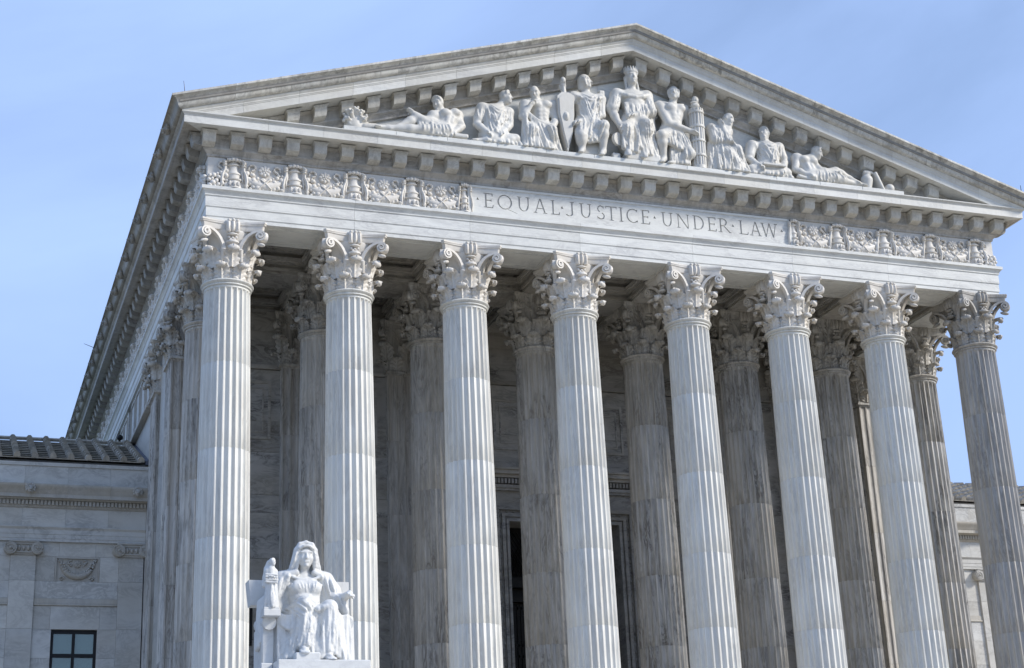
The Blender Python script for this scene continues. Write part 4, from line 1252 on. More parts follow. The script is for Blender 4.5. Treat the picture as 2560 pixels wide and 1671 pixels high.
    pw = SPC - 0.02
    PT = MB().add([(-pw / 2, 0, 0.06), (pw / 2, 0, 0.06), (pw / 2, tl + 0.03, 0.0), (-pw / 2, tl + 0.03, 0.0), (-pw / 2, 0, 0.10), (pw / 2, 0, 0.10), (pw / 2, tl + 0.03, 0.02), (-pw / 2, tl + 0.03, 0.02)], [(0, 3, 2, 1), (4, 5, 6, 7), (0, 1, 5, 4), (1, 2, 6, 5), (2, 3, 7, 6), (3, 0, 4, 7)]).mesh('pan_tile', M['tile'])
    nt_ = min(int((X1 - X0) / SPC), 26)
    off = 0.28
    rr = random.Random(5)
    for i in range(nt_):
        x = X0 + off + i * SPC
        for r in range(NR):
            y = RY0 + math.cos(ang) * tl * r; z = ZB + RZ0 + math.sin(ang) * tl * r
            place('cover_tile', CT, (X(x), y + rr.uniform(-.012, .012), z + 0.005), rf, (ang + rr.uniform(-.012, .012), rr.uniform(-.02, .02), rr.uniform(-.015, .015)))
            if i < nt_ - 1: place('pan_tile', PT, (X(x + SPC / 2), y + rr.uniform(-.01, .01), z), rf, (ang + rr.uniform(-.008, .008), 0, 0))
    rd = MB(); bx(rd, X0 + 0.1, X1, RY1 - 0.12, RY1 + 0.12, RZ1 + 0.02, RZ1 + 0.13, 0.04)
    build('ridge_cap', rd, 'tile', rf)
    fl = MB().loft([[(X(X0 - 0.02), RY0, ZB + RZ0), (X(X0 + 0.12), RY0, ZB + RZ0), (X(X0 + 0.12), RY0, ZB + RZ0 + 0.12), (X(X0 - 0.02), RY0, ZB + RZ0 + 0.2)], [(X(X0 - 0.02), RY1, ZB + RZ1), (X(X0 + 0.12), RY1, ZB + RZ1), (X(X0 + 0.12), RY1, ZB + RZ1 + 0.12), (X(X0 - 0.02), RY1, ZB + RZ1 + 0.2)]])
    build('flashing', fl, 'flash', rf)
    return W
wing(-1, 'low tile-roofed marble wing with blind-covered window, behind the side of the seated statue', 3)
wing(1, 'low tile-roofed marble wing seen past the shaded end column, far from the seated statue', 4)

# small fittings
def rod(x, y, z, dx, h, label):
    m = MB().tube([(x, y, z), (x + dx, y, z + h)], [0.016, 0.008], 6); m.ell((x, y, z), (0.03, 0.03, 0.02), 6, 4)
    tag(build('lightning_rod', m, 'metal'), label, 'lightning rod', group='lightning rods along the roof edge')
rod(-15.15, -1.95, ZB + 3.56, -0.05, 0.42, 'thin lightning rod on the gable corner above the hooded statue')
rod(15.0, -1.95, ZB + 3.60, 0.0, 0.34, 'thin lightning rod on the gable corner above the end column in shade')
m = MB().tube([(-15.5, 21.8, ZB + 3.42), (-15.95, 21.8, ZB + 3.58)], [0.014, 0.008], 6)
tag(build('lightning_rod', m, 'metal'), 'thin rod sticking out sideways from the long side gutter', 'lightning rod', group='lightning rods along the roof edge')
m = MB().tube([(-14.62, 18.35, ZB - 1.74), (-14.62, 18.35, ZB - 1.60)], 0.03, 8); m.ell((-14.62, 18.28, ZB - 1.55), (0.13, 0.16, 0.12), 12, 8)
scm = build('security_camera', m, 'black', None, 60)
tag(scm, 'small black domed security camera on the wing roof ridge', 'camera')
# ------------------------------------------------------------------ sculpture: bodies grown as one surface from a distance field
class Field:
    def __init__(s, lo, hi, h):
        s.h = h; s.lo = np.array(lo, float)
        s.n = np.ceil((np.array(hi, float) - s.lo) / h).astype(int) + 1
        s.f = np.full(tuple(s.n), 9.0, np.float32)
        s.ax = [s.lo[i] + h * np.arange(s.n[i]) for i in range(3)]
    def win(s, lo, hi, pad):
        sl = []
        for i in range(3):
            a = int(max(0, math.floor((lo[i] - pad - s.lo[i]) / s.h))); b = int(min(s.n[i], math.ceil((hi[i] + pad - s.lo[i]) / s.h) + 1))
            if b <= a: return None
            sl.append(slice(a, b))
        return tuple(sl)
    def grid(s, sl):
        return np.meshgrid(s.ax[0][sl[0]], s.ax[1][sl[1]], s.ax[2][sl[2]], indexing='ij', sparse=True)
    def put(s, sl, d, k, op=1):
        a = s.f[sl]
        if op > 0:
            w = np.maximum(k - np.abs(a - d), 0) / k
            s.f[sl] = np.minimum(a, d) - w * w * k * 0.25
        else:
            w = np.maximum(k - np.abs(a + d), 0) / k
            s.f[sl] = np.maximum(a, -d) + w * w * k * 0.25
    def cap(s, a, b, ra, rb=None, k=0.05, op=1):
        rb = ra if rb is None else rb
        a = np.array(a, float); b = np.array(b, float); r = max(ra, rb)
        sl = s.win(np.minimum(a, b) - r, np.maximum(a, b) + r, k + 3 * s.h)
        if sl is None: return s
        X, Y, Z = s.grid(sl); ab = b - a; L = max(ab @ ab, 1e-9)
        t = np.clip(((X - a[0]) * ab[0] + (Y - a[1]) * ab[1] + (Z - a[2]) * ab[2]) / L, 0, 1)
        d = np.sqrt((X - a[0] - t * ab[0]) ** 2 + (Y - a[1] - t * ab[1]) ** 2 + (Z - a[2] - t * ab[2]) ** 2) - (ra + (rb - ra) * t)
        s.put(sl, d.astype(np.float32), k, op); return s
    def ell(s, c, r, k=0.05, rot=None, op=1):
        c = np.array(c, float); m = max(r)
        sl = s.win(c - m, c + m, k + 3 * s.h)
        if sl is None: return s
        X, Y, Z = s.grid(sl); x, y, z = X - c[0], Y - c[1], Z - c[2]
        if rot is not None:
            q = np.array(rot)
            x, y, z = (q[0][0] * x + q[0][1] * y + q[0][2] * z, q[1][0] * x + q[1][1] * y + q[1][2] * z, q[2][0] * x + q[2][1] * y + q[2][2] * z)
        g = np.sqrt((x / r[0]) ** 2 + (y / r[1]) ** 2 + (z / r[2]) ** 2)
        g2 = np.sqrt((x / r[0] ** 2) ** 2 + (y / r[1] ** 2) ** 2 + (z / r[2] ** 2) ** 2)
        d = g * (g - 1) / np.maximum(g2, 1e-6)
        s.put(sl, d.astype(np.float32), k, op); return s
    def box(s, c, hs, k=0.02, rad=0.02, op=1, rot=None):
        c = np.array(c, float); hs = np.array(hs, float); m = np.linalg.norm(hs) if rot is not None else hs
        sl = s.win(c - m, c + m, k + 3 * s.h)
        if sl is None: return s
        X, Y, Z = s.grid(sl); x, y, z = X - c[0], Y - c[1], Z - c[2]
        if rot is not None:
            q = np.array(rot)
            x, y, z = (q[0][0] * x + q[0][1] * y + q[0][2] * z, q[1][0] * x + q[1][1] * y + q[1][2] * z, q[2][0] * x + q[2][1] * y + q[2][2] * z)
        qx, qy, qz = np.abs(x) - hs[0] + rad, np.abs(y) - hs[1] + rad, np.abs(z) - hs[2] + rad
        d = np.sqrt(np.maximum(qx, 0) ** 2 + np.maximum(qy, 0) ** 2 + np.maximum(qz, 0) ** 2) + np.minimum(np.maximum(np.maximum(qx, qy), qz), 0) - rad
        s.put(sl, d.astype(np.float32), k, op); return s
    def chain(s, pts, r, k=0.03):
        for i in range(len(pts) - 1):
            a = r[i] if isinstance(r, (list, tuple)) else r; b = r[i + 1] if isinstance(r, (list, tuple)) else r
            s.cap(pts[i], pts[i + 1], a, b, k)
        return s
    def drape(s, top, bot, n, r, k=0.045, sag=0.0, seed=1, amp=0.35):
        """cloth hung between two poly-lines: tapering ridges of uneven thickness, spacing and depth over a thin sheet"""
        rg = random.Random(seed * 7 + n); top = np.array(top, float); bot = np.array(bot, float)
        def at(pl, t):
            t = min(1.0, max(0.0, t)); q = t * (len(pl) - 1); i = min(int(q), len(pl) - 2); return pl[i] + (pl[i + 1] - pl[i]) * (q - i)
        for i in range(n):                      # the sheet itself
            t = i / (n - 1)
            a, b = at(top, t), at(bot, t)
            s.cap(a + V3(0, 0.35 * r, 0), b + V3(0, 0.35 * r, 0), r * 0.85, r * 0.95, k)
        m = int(n * 1.25)
        for i in range(m):
            t = (i + rg.uniform(-.38, .38)) / (m - 1)
            a, b = at(top, t + rg.uniform(-.6, .6) / m), at(bot, t + rg.uniform(-1.0, 1.0) / m)
            L = np.linalg.norm(b - a); u0 = rg.choice((0, 0, 0.1, 0.3)); u1 = rg.choice((1, 1, 0.85))
            w = rg.uniform(0.35, 0.65) * r * (1 + amp); dy = -rg.uniform(0.55, 1.05) * r
            bow = V3(rg.uniform(-.06, .06) * L, 0, 0)
            pts = [a + (b - a) * (u0 + (u1 - u0) * q) + bow * 4 * q * (1 - q) + V3(0, dy * (0.4 + .6 * q), 0) for q in (0, .25, .5, .75, 1)]
            s.chain(pts, [w * 0.5, w * 0.75, w * 0.95, w * 1.05, w * 1.0], k * 0.45)
        return s
    def ysurf(s, x, z):
        i = int(round((x - s.lo[0]) / s.h)); q = int(round((z - s.lo[2]) / s.h))
        if not (0 <= i < s.n[0] and 0 <= q < s.n[2]): return None
        c = s.f[i, :, q]; w = np.argmax(c < 0)
        if w == 0 or c[w] >= 0: return None
        return s.ax[1][w - 1] + s.h * c[w - 1] / (c[w - 1] - c[w])
    def ridge(s, pts, r, k=None, op=1, n=5):
        """a carved crease laid on the front of what is already there; pts are (x, z)"""
        k = r * 0.9 if k is None else k
        pp = smooth_path([(p[0], 0.0, p[1]) for p in pts], n); q = []
        for p in pp:
            y = s.ysurf(p[0], p[2]); q.append(None if y is None else np.array([p[0], y, p[2]]))
        m = len(q)
        for i in range(m - 1):
            a, b = q[i], q[i + 1]
            if a is None or b is None or abs(a[1] - b[1]) > 0.22: continue
            ra = r * (0.45 + 0.55 * math.sin(math.pi * min(1, max(0, (i + 0.6) / m))) ); rb = r * (0.45 + 0.55 * math.sin(math.pi * min(1, (i + 1.6) / m)))
            s.cap(a, b, ra, rb, k, op)
        return s
    def folds(s, top, bot, n, r, seed=1, bow=0.04, grooves=True):
        """many uneven creases running from one (x, z) line to another, each followed by a groove"""
        rg = random.Random(seed); top = np.array(top, float); bot = np.array(bot, float)
        def at(pl, t):
            t = min(1.0, max(0.0, t)); q = t * (len(pl) - 1); i = min(int(q), len(pl) - 2); return pl[i] + (pl[i + 1] - pl[i]) * (q - i)
        jobs = []
        for i in range(n):
            t = (i + rg.uniform(-.3, .3)) / max(1, n - 1)
            a, b = at(top, t), at(bot, t + rg.uniform(-.5, .5) / n)
            u0, u1 = rg.choice((0, 0, .12, .3)), rg.choice((1, 1, .8, .65))
            a, b = a + (b - a) * u0, a + (b - a) * u1
            w = rg.uniform(-bow, bow) * np.linalg.norm(b - a)
            jobs.append(([tuple(a), ((a + b) / 2 + np.array([w, 0])).tolist(), tuple(b)], r * rg.uniform(.6, 1.1)))
        for p, q in jobs: s.ridge(p, q)
        if grooves:
            for p, q in jobs: s.ridge([(x + q * 1.5, z) for x, z in p], q * 0.55, None, -1)
        return s
    def tunic(s, J, sc, n=6, seed=2):
        """creases of a shirt falling from both shoulders, looping round the neck, gathered at the belt"""
        g = {q: np.array(v, float) for q, v in J.items()}; xz = lambda v: np.array([v[0], v[2]])
        L, Rr, Pv, Ch = xz(g['shL']), xz(g['shR']), xz(g['pelvis']), xz(g['chest'])
        ax = Rr - L
        s.folds([L + ax * .10, L + ax * .30], [Pv - ax * .05, Pv + ax * .12], n, 0.034, seed)
        s.folds([Rr - ax * .30, Rr - ax * .10], [Pv - ax * .12, Pv + ax * .05], n, 0.034, seed + 1)
        s.folds([L + ax * .03, L + ax * .15], [Pv - ax * .38, Pv - ax * .20], 4, 0.034, seed + 2)
        s.folds([Rr - ax * .15, Rr - ax * .03], [Pv + ax * .20, Pv + ax * .38], 4, 0.034, seed + 3)
        m = (L + Rr) / 2
        s.ridge([L + ax * .26 + (0, .06), m - (0, .12), Rr - ax * .26 + (0, .06)], 0.032)
        s.ridge([L + ax * .22, m - (0, .24), Rr - ax * .22], 0.028)
        return s
    def fold(s, a, b, sag, r, k=0.03, n=6):
        a = np.array(a, float); b = np.array(b, float); sag = np.array(sag, float)
        pts = [a + (b - a) * t + sag * 4 * t * (1 - t) for t in np.linspace(0, 1, n)]
        return s.chain(pts, [r * (0.55 + 0.45 * math.sin(math.pi * (0.1 + 0.8 * t))) for t in np.linspace(0, 1, n)], k)
    def surface(s, relax=1):
        f = s.f; nx, ny, nz = f.shape; ng = f < 0
        C = [(i, j, k) for i in (0, 1) for j in (0, 1) for k in (0, 1)]
        sub = lambda a, c: a[c[0]:nx - 1 + c[0], c[1]:ny - 1 + c[1], c[2]:nz - 1 + c[2]]
        cnt = np.zeros((nx - 1, ny - 1, nz - 1), np.int8)
        for c in C: cnt += sub(ng, c)
        mask = (cnt > 0) & (cnt < 8)
        I = np.argwhere(mask); n = len(I)
        idx = np.full(mask.shape, -1, np.int64); idx[mask] = np.arange(n)
        acc = np.zeros((n, 3)); num = np.zeros(n)
        val = {c: f[I[:, 0] + c[0], I[:, 1] + c[1], I[:, 2] + c[2]].astype(float) for c in C}
        for c in C:
            for a in range(3):
                if c[a] == 0:
                    e = list(c); e[a] = 1; e = tuple(e)
                    x = (val[c] < 0) != (val[e] < 0)
                    t = np.where(x, val[c] / np.where(x, val[c] - val[e], 1), 0)
                    p = np.tile(np.array(c, float), (n, 1)); p[:, a] += t
                    acc[x] += p[x]; num[x] += 1
        V = (I + acc / num[:, None]) * s.h + s.lo
        Q = []
        for a in range(3):
            b, c = (a + 1) % 3, (a + 2) % 3
            s0 = [slice(None)] * 3; s1 = [slice(None)] * 3
            s0[a] = slice(0, -1); s1[a] = slice(1, None)
            E = np.argwhere(ng[tuple(s0)] != ng[tuple(s1)])
            E = E[(E[:, b] > 0) & (E[:, c] > 0) & (E[:, b] < f.shape[b] - 1) & (E[:, c] < f.shape[c] - 1)]
            flip = ng[tuple(E.T)]
            def cell(db, dc):
                q = E.copy(); q[:, b] -= db; q[:, c] -= dc; return idx[tuple(q.T)]
            q = np.stack([cell(1, 1), cell(0, 1), cell(0, 0), cell(1, 0)], 1)
            q[~flip] = q[~flip][:, ::-1]
            Q.append(q)
        Q = np.concatenate(Q); Q = Q[(Q >= 0).all(1)]
        for _ in range(relax):            # one light smoothing pass
            S = np.zeros_like(V); K = np.zeros(n)
            for i in range(4):
                np.add.at(S, Q[:, i], V[Q[:, (i + 1) % 4]]); np.add.at(S, Q[:, i], V[Q[:, (i - 1) % 4]]); np.add.at(K, Q[:, i], 2)
            K = np.maximum(K, 1); V = V * 0.6 + 0.4 * S / K[:, None]
        return V, Q
    def mesh(s, name, mat, origin, relax=1):
        V, Q = s.surface(relax)
        me = bpy.data.meshes.new(name)
        me.from_pydata((V - np.array(origin)).tolist(), [], Q.tolist())
        me.shade_smooth(); me.materials.append(M[mat])
        return me
def unit(v): v = np.array(v, float); return v / max(np.linalg.norm(v), 1e-9)

def head(S, c, s, face=(0, -1, 0), hair='short', beard=False):
    """c head centre, s body scale (metres of this figure per metre of a person), face = looking direction"""
    c = np.array(c, float); f = unit(face); up = unit(np.array([0, 0, 1.0]) - f * f[2]); r = np.cross(f, up)
    rot = np.array([r, f, up]); at = lambda x, y, z: c + (r * x + f * y + up * z) * s
    S.ell(c, (0.075 * s, 0.092 * s, 0.108 * s), 0.02 * s, rot)
    S.ell(at(0, 0.028, -0.055), (0.056 * s, 0.062 * s, 0.066 * s), 0.03 * s, rot)          # jaw
    S.cap(at(0, 0.088, 0.022), at(0, 0.112, -0.022), 0.009 * s, 0.014 * s, 0.012 * s)      # nose
    S.cap(at(-0.05, 0.078, 0.036), at(0.05, 0.078, 0.036), 0.011 * s, None, 0.014 * s)     # brow
    for q in (-1, 1):
        S.ell(at(q * 0.033, 0.102, 0.012), (0.021 * s, 0.018 * s, 0.012 * s), 0.014 * s, rot, -1)
        S.ell(at(q * 0.032, 0.078, 0.012), (0.013 * s, 0.011 * s, 0.009 * s), 0.005 * s, rot)
        S.ell(at(q * 0.038, 0.070, -0.024), (0.022 * s, 0.018 * s, 0.022 * s), 0.025 * s, rot)
        S.ell(at(q * 0.077, -0.005, -0.005), (0.012 * s, 0.022 * s, 0.032 * s), 0.008 * s, rot)
    S.cap(at(-0.020, 0.092, -0.054), at(0.020, 0.092, -0.054), 0.0085 * s, None, 0.010 * s)
    S.ell(at(0, 0.103, -0.045), (0.028 * s, 0.012 * s, 0.0045 * s), 0.006 * s, rot, -1)
    S.ell(at(0, 0.082, -0.092), (0.020 * s, 0.020 * s, 0.018 * s), 0.02 * s, rot)
    if hair == 'short':
        S.ell(at(0, -0.020, 0.026), (0.083 * s, 0.088 * s, 0.096 * s), 0.012 * s, rot)
        for i in range(12):
            a = math.pi * i / 11
            S.ell(at(0.066 * math.cos(a), 0.045 - 0.01 * abs(math.cos(a)), 0.045 + 0.062 * math.sin(a)), (0.020 * s,) * 3, 0.008 * s)
    elif hair == 'bald':
        for i in range(9):
            a = math.pi * i / 8
            S.ell(at(0.070 * math.cos(a), -0.06 * math.sin(a), -0.015), (0.022 * s,) * 3, 0.012 * s)
    elif hair == 'helmet':
        S.ell(at(0, -0.012, 0.032), (0.084 * s, 0.096 * s, 0.094 * s), 0.006 * s, rot)
        S.cap(at(-0.080, 0.05, 0.035), at(0.080, 0.05, 0.035), 0.014 * s, None, 0.006 * s)
        for q in (-1, 1): S.cap(at(q * 0.080, 0.025, 0.02), at(q * 0.064, 0.045, -0.085), 0.022 * s, 0.016 * s, 0.01 * s)
        S.cap(at(0, -0.05, -0.02), at(0, -0.055, -0.09), 0.062 * s, 0.058 * s, 0.02 * s)
    if beard:
        S.ell(at(0, 0.062, -0.105), (0.052 * s, 0.046 * s, 0.060 * s), 0.02 * s, rot)
        for i in range(5): S.cap(at((i - 2) * 0.020, 0.09, -0.085), at((i - 2) * 0.016, 0.075, -0.150), 0.012 * s, 0.008 * s, 0.008 * s)
        S.cap(at(-0.03, 0.095, -0.050), at(0.03, 0.095, -0.050), 0.011 * s, None, 0.01 * s)
def hand(S, el, ha, s, curl=0.5, side=1, palm=None):
    el = np.array(el, float); ha = np.array(ha, float); d = unit(ha - el)
    n = unit(np.cross(d, palm if palm is not None else (0.2, 0.3, 1.0)))      # across the knuckles
    p = np.cross(n, d)
    kn = ha + d * 0.075 * s
    S.cap(ha, kn, 0.030 * s, 0.034 * s, 0.02 * s)
    for i in range(4):
        o = n * (i - 1.5) * 0.0215 * s
        L = (0.036, 0.042, 0.040, 0.032)[i] * s
        a = kn + o + d * 0.005 * s; b = a + (d * (1 - .35 * curl) - p * curl * .8) * L; c = b + (d * (0.9 - 1.2 * curl) - p * curl * 1.0) * L * .9
        S.cap(a - d * .03 * s, b, 0.0115 * s, 0.0105 * s, 0.008 * s).cap(b, c, 0.0105 * s, 0.009 * s, 0.006 * s)
    t0 = ha + n * side * 0.030 * s + d * 0.015 * s; t1 = t0 + (n * side * 0.6 + d - p * .4) * 0.032 * s; t2 = t1 + (d - p * .7) * 0.026 * s
    S.cap(t0, t1, 0.015 * s, 0.0125 * s, 0.012 * s).cap(t1, t2, 0.012 * s, 0.010 * s, 0.006 * s)
def foot(S, an, to, s):
    an = np.array(an, float); to = np.array(to, float); d = unit(to - an); n = unit(np.cross(d, (0, 0, 1)))
    to = an + d * max(np.linalg.norm(to - an), 0.16 * s)
    S.ell(an - d * 0.02 * s, (0.042 * s,) * 3, 0.02 * s).cap(an, to, 0.042 * s, 0.030 * s, 0.03 * s)
    for i in range(5):
        o = n * (i - 2) * 0.0175 * s
        S.cap(to + o - d * 0.03 * s, to + o + d * (0.040 - 0.005 * abs(i - 1)) * s, 0.016 * s, 0.012 * s, 0.008 * s)
def body(S, J, s, muscle=0.0, bulk=1.0):
    s = s * 1.09 if s < 2.46 else s
    g = {k: np.array(v, float) for k, v in J.items()}
    k = 0.05 * s
    mid = (g['shL'] + g['shR']) / 2
    S.cap(g['pelvis'], g['chest'], 0.125 * s * bulk, 0.135 * s * bulk, k)
    ax = unit(g['shR'] - g['shL']); up = unit(g['neck'] - g['pelvis']); fr = np.cross(up, ax)
    fr = fr if fr[1] < 0 else -fr
    S.cap(g['pelvis'] - ax * 0.06 * s, g['pelvis'] + ax * 0.06 * s, 0.125 * s * bulk, None, k)
    for q in (-1, 1):
        S.cap(g['chest'] + ax * q * 0.055 * s, mid + ax * q * 0.08 * s - up * 0.03 * s, 0.115 * s * bulk, 0.085 * s, k)
    S.cap(g['shL'], g['shR'], 0.066 * s, None, k)
    S.cap(mid, g['neck'] + (g['head'] - g['neck']) * 0.6, 0.062 * s, 0.052 * s, 0.04 * s)
    for q in 'LR':
        S.ell(g['sh' + q], (0.082 * s,) * 3, 0.05 * s)
        S.cap(g['sh' + q], g['el' + q], 0.070 * s, 0.053 * s, 0.04 * s)
        S.cap(g['el' + q], g['el' + q] * .65 + g['ha' + q] * .35, 0.052 * s, 0.055 * s, 0.02 * s).cap(g['el' + q] * .65 + g['ha' + q] * .35, g['ha' + q], 0.055 * s, 0.034 * s, 0.02 * s)
        S.cap(g['hip' + q], g['kn' + q], 0.108 * s, 0.075 * s, k)
        cf = g['kn' + q] * .65 + g['an' + q] * .35
        S.cap(g['kn' + q], cf, 0.070 * s, 0.070 * s, 0.03 * s).cap(cf, g['an' + q], 0.070 * s, 0.043 * s, 0.03 * s)
        foot(S, g['an' + q], g['to' + q], s)
        hand(S, g['el' + q], g['ha' + q], s, 0.5, 1 if q == 'L' else -1)
    if muscle:
        ch = g['chest'] + up * 0.06 * s
        for q in (-1, 1):
            S.ell(ch + ax * q * 0.075 * s + fr * 0.115 * s, (0.075 * s, 0.045 * s, 0.06 * s), 0.03 * s)
            for i in range(3):
                S.ell(g['pelvis'] + (g['chest'] - g['pelvis']) * (0.40 + .2 * i) + ax * q * 0.035 * s + fr * 0.125 * s, (0.034 * s, 0.020 * s, 0.030 * s), 0.015 * s)
        S.cap(ch + fr * 0.165 * s, ch + fr * 0.155 * s - up * 0.09 * s, 0.010 * s, None, 0.02 * s, -1)

POSE = {}
POSE['recl'] = dict(head=(-6.91, -1.18, 26.12), neck=(-6.78, -1.08, 25.88), chest=(-6.55, -1.05, 25.63), pelvis=(-6.7, -1.12, 25.19), shL=(-7.08, -1.15, 25.64), elL=(-7.36, -1.3, 25.26), haL=(-7.74, -1.3, 25.56), shR=(-6.21, -1, 25.85), elR=(-6.11, -1.15, 25.4), haR=(-6.47, -1.4, 25.02), hipL=(-6.77, -1.25, 25.09), knL=(-7.65, -1.2, 25.46), anL=(-8.29, -1.3, 25.03), toL=(-8.5, -1.4, 24.9), hipR=(-6.77, -1.4, 25), knR=(-7.57, -1.5, 24.92), anR=(-8.68, -1.45, 24.87), toR=(-8.95, -1.5, 24.85))
POSE['seat1'] = dict(head=(-4.54, -1.15, 26.67), neck=(-4.69, -1.05, 26.37), chest=(-4.95, -1.02, 25.98), pelvis=(-5.01, -1.1, 25.14), shL=(-5.37, -1.1, 26.18), elL=(-5.61, -1.2, 25.53), haL=(-5.34, -1.45, 25.15), shR=(-4.46, -1.1, 26.13), elR=(-4.46, -1.2, 25.63), haR=(-4.82, -1.45, 25.22), hipL=(-5.26, -1.25, 25.04), knL=(-4.97, -1.4, 24.93), anL=(-5.44, -1.45, 24.84), toL=(-5.6, -1.45, 24.82), hipR=(-4.88, -1.25, 25.04), knR=(-4.34, -1.35, 25.06), anR=(-4.9, -1.45, 24.84), toR=(-5.09, -1.45, 24.82))
POSE['elder'] = dict(head=(-3.52, -1.2, 26.97), neck=(-3.4, -1.1, 26.74), chest=(-3.33, -1.05, 26.38), pelvis=(-3.36, -1.1, 25.65), shL=(-3.84, -1.1, 26.5), elL=(-4.02, -1.3, 25.96), haL=(-3.80, -1.4, 26.30), shR=(-2.89, -1.1, 26.6), elR=(-2.82, -1.2, 26.05), haR=(-3.04, -1.45, 25.59), hipL=(-3.62, -1.2, 25.52), knL=(-3.85, -1.5, 25.41), anL=(-3.92, -1.4, 24.93), toL=(-4.02, -1.5, 24.82), hipR=(-3.19, -1.2, 25.57), knR=(-3.10, -1.5, 25.5), anR=(-3.03, -1.4, 24.93), toR=(-3.1, -1.5, 24.82))
POSE['soldier'] = dict(head=(-1.66, -1.15, 27.65), neck=(-1.57, -1.05, 27.33), chest=(-1.58, -1.05, 26.86), pelvis=(-1.66, -1.1, 25.97), shL=(-2.07, -1.08, 27.04), elL=(-2.45, -1.2, 26.57), haL=(-2.51, -1.3, 27.12), shR=(-1.11, -1.08, 27.08), elR=(-1.12, -1.2, 26.44), haR=(-2.05, -1.42, 25.98), hipL=(-1.93, -1.2, 25.85), knL=(-2.06, -1.5, 25.40), anL=(-2.01, -1.4, 24.96), toL=(-2.1, -1.52, 24.82), hipR=(-1.43, -1.2, 25.9), knR=(-1.21, -1.5, 25.9), anR=(-1.24, -1.35, 25), toR=(-1.36, -1.52, 24.82))
POSE['queen'] = dict(head=(0.08, -1.2, 28.02), neck=(0.10, -1.1, 27.64), chest=(0.09, -1.08, 27.18), pelvis=(0.09, -1.12, 26.39), shL=(-0.48, -1.1, 27.35), elL=(-0.74, -1.2, 26.65), haL=(-0.60, -1.45, 26.0), shR=(0.63, -1.1, 27.42), elR=(0.66, -1.25, 26.75), haR=(-0.08, -1.45, 26.45), hipL=(-0.18, -1.2, 26.21), knL=(-0.40, -1.52, 25.88), anL=(-0.33, -1.4, 25.24), toL=(-0.38, -1.5, 25.09), hipR=(0.28, -1.2, 26.32), knR=(0.36, -1.52, 26.13), anR=(0.26, -1.4, 25.29), toR=(0.2, -1.52, 25.05))
POSE['roman'] = dict(head=(1.66, -1.15, 27.66), neck=(1.67, -1.08, 27.34), chest=(1.57, -1.05, 26.89), pelvis=(1.48, -1.1, 26.11), shL=(1.1, -1.1, 27.1), elL=(1.26, -1.4, 26.34), haL=(2.02, -1.5, 26.1), shR=(2.08, -1, 27.12), elR=(2.24, -0.95, 26.69), haR=(2.36, -1, 26.4), hipL=(1.22, -1.2, 25.95), knL=(0.90, -1.5, 25.8), anL=(0.98, -1.35, 25.0), toL=(0.85, -1.5, 24.83), hipR=(1.62, -1.2, 25.95), knR=(1.95, -1.45, 25.25), anR=(1.45, -1.35, 24.9), toR=(1.25, -1.45, 24.83))
POSE['elder2'] = dict(head=(3.66, -1.2, 26.92), neck=(3.44, -1.08, 26.64), chest=(3.35, -1.05, 26.26), pelvis=(3.33, -1.1, 25.52), shL=(3.07, -1.05, 26.52), elL=(3, -1.3, 25.96), haL=(3.38, -1.42, 25.92), shR=(3.6, -1.15, 26.44), elR=(3.46, -1.4, 25.97), haR=(3.36, -1.32, 26.52), hipL=(3.13, -1.2, 25.42), knL=(3.46, -1.45, 25.45), anL=(3.48, -1.42, 24.95), toL=(3.56, -1.52, 24.84), hipR=(3.48, -1.2, 25.49), knR=(3.79, -1.42, 25.66), anR=(3.95, -1.35, 25.0), toR=(4.0, -1.5, 24.85))
POSE['seat2'] = dict(head=(5.08, -1.15, 26.55), neck=(5.13, -1.05, 26.28), chest=(5.12, -1.05, 25.9), pelvis=(5.09, -1.1, 25.18), shL=(4.57, -1.08, 26.05), elL=(4.32, -1.2, 25.46), haL=(4.57, -1.45, 25.15), shR=(5.62, -1.08, 26.1), elR=(5.73, -1.2, 25.49), haR=(5.45, -1.45, 25.05), hipL=(4.75, -1.2, 25.06), knL=(4.30, -1.35, 24.98), anL=(4.88, -1.45, 24.86), toL=(5.16, -1.45, 24.86), hipR=(5.31, -1.2, 25.13), knR=(5.68, -1.35, 25.01), anR=(4.98, -1.45, 24.85), toR=(4.74, -1.45, 24.84))
POSE['recl2'] = dict(head=(7.07, -1.2, 26.03), neck=(6.85, -1.1, 25.81), chest=(6.64, -1.05, 25.53), pelvis=(6.74, -1.1, 25.1), shL=(6.28, -1.1, 25.76), elL=(6.07, -1.3, 25.21), haL=(6.49, -1.45, 24.98), shR=(6.88, -1.1, 25.70), elR=(7.08, -1.3, 25.30), haR=(7.47, -1.4, 25.24), hipL=(6.78, -1.3, 25.0), knL=(7.72, -1.25, 25.35), anL=(8.24, -1.3, 25.12), toL=(8.38, -1.4, 25.0), hipR=(6.65, -1.35, 24.95), knR=(7.52, -1.45, 24.98), anR=(8.36, -1.4, 24.88), toR=(8.56, -1.45, 24.85))
LEDGE = ZB + 3.347
HV = 0.027
def start(J, pad=(0.45, 0.36, 0.5)):
    a = np.array(list(J.values())); lo = a.min(0) - np.array(pad); hi = a.max(0) + np.array(pad)
    lo[1] = -1.98; hi[1] = -0.60; lo[2] = LEDGE - 0.10
    return Field(lo, hi, HV)
def trim(S):           # flat underside on the ledge, flat back against the tympanum
    X, Y, Z = np.meshgrid(*S.ax, indexing='ij', sparse=True)
    S.f = np.maximum(S.f, (LEDGE - Z + 0 * X + 0 * Y).astype(np.float32))
    S.f = np.maximum(S.f, (Y + 0.735 + 0 * X + 0 * Z).astype(np.float32))
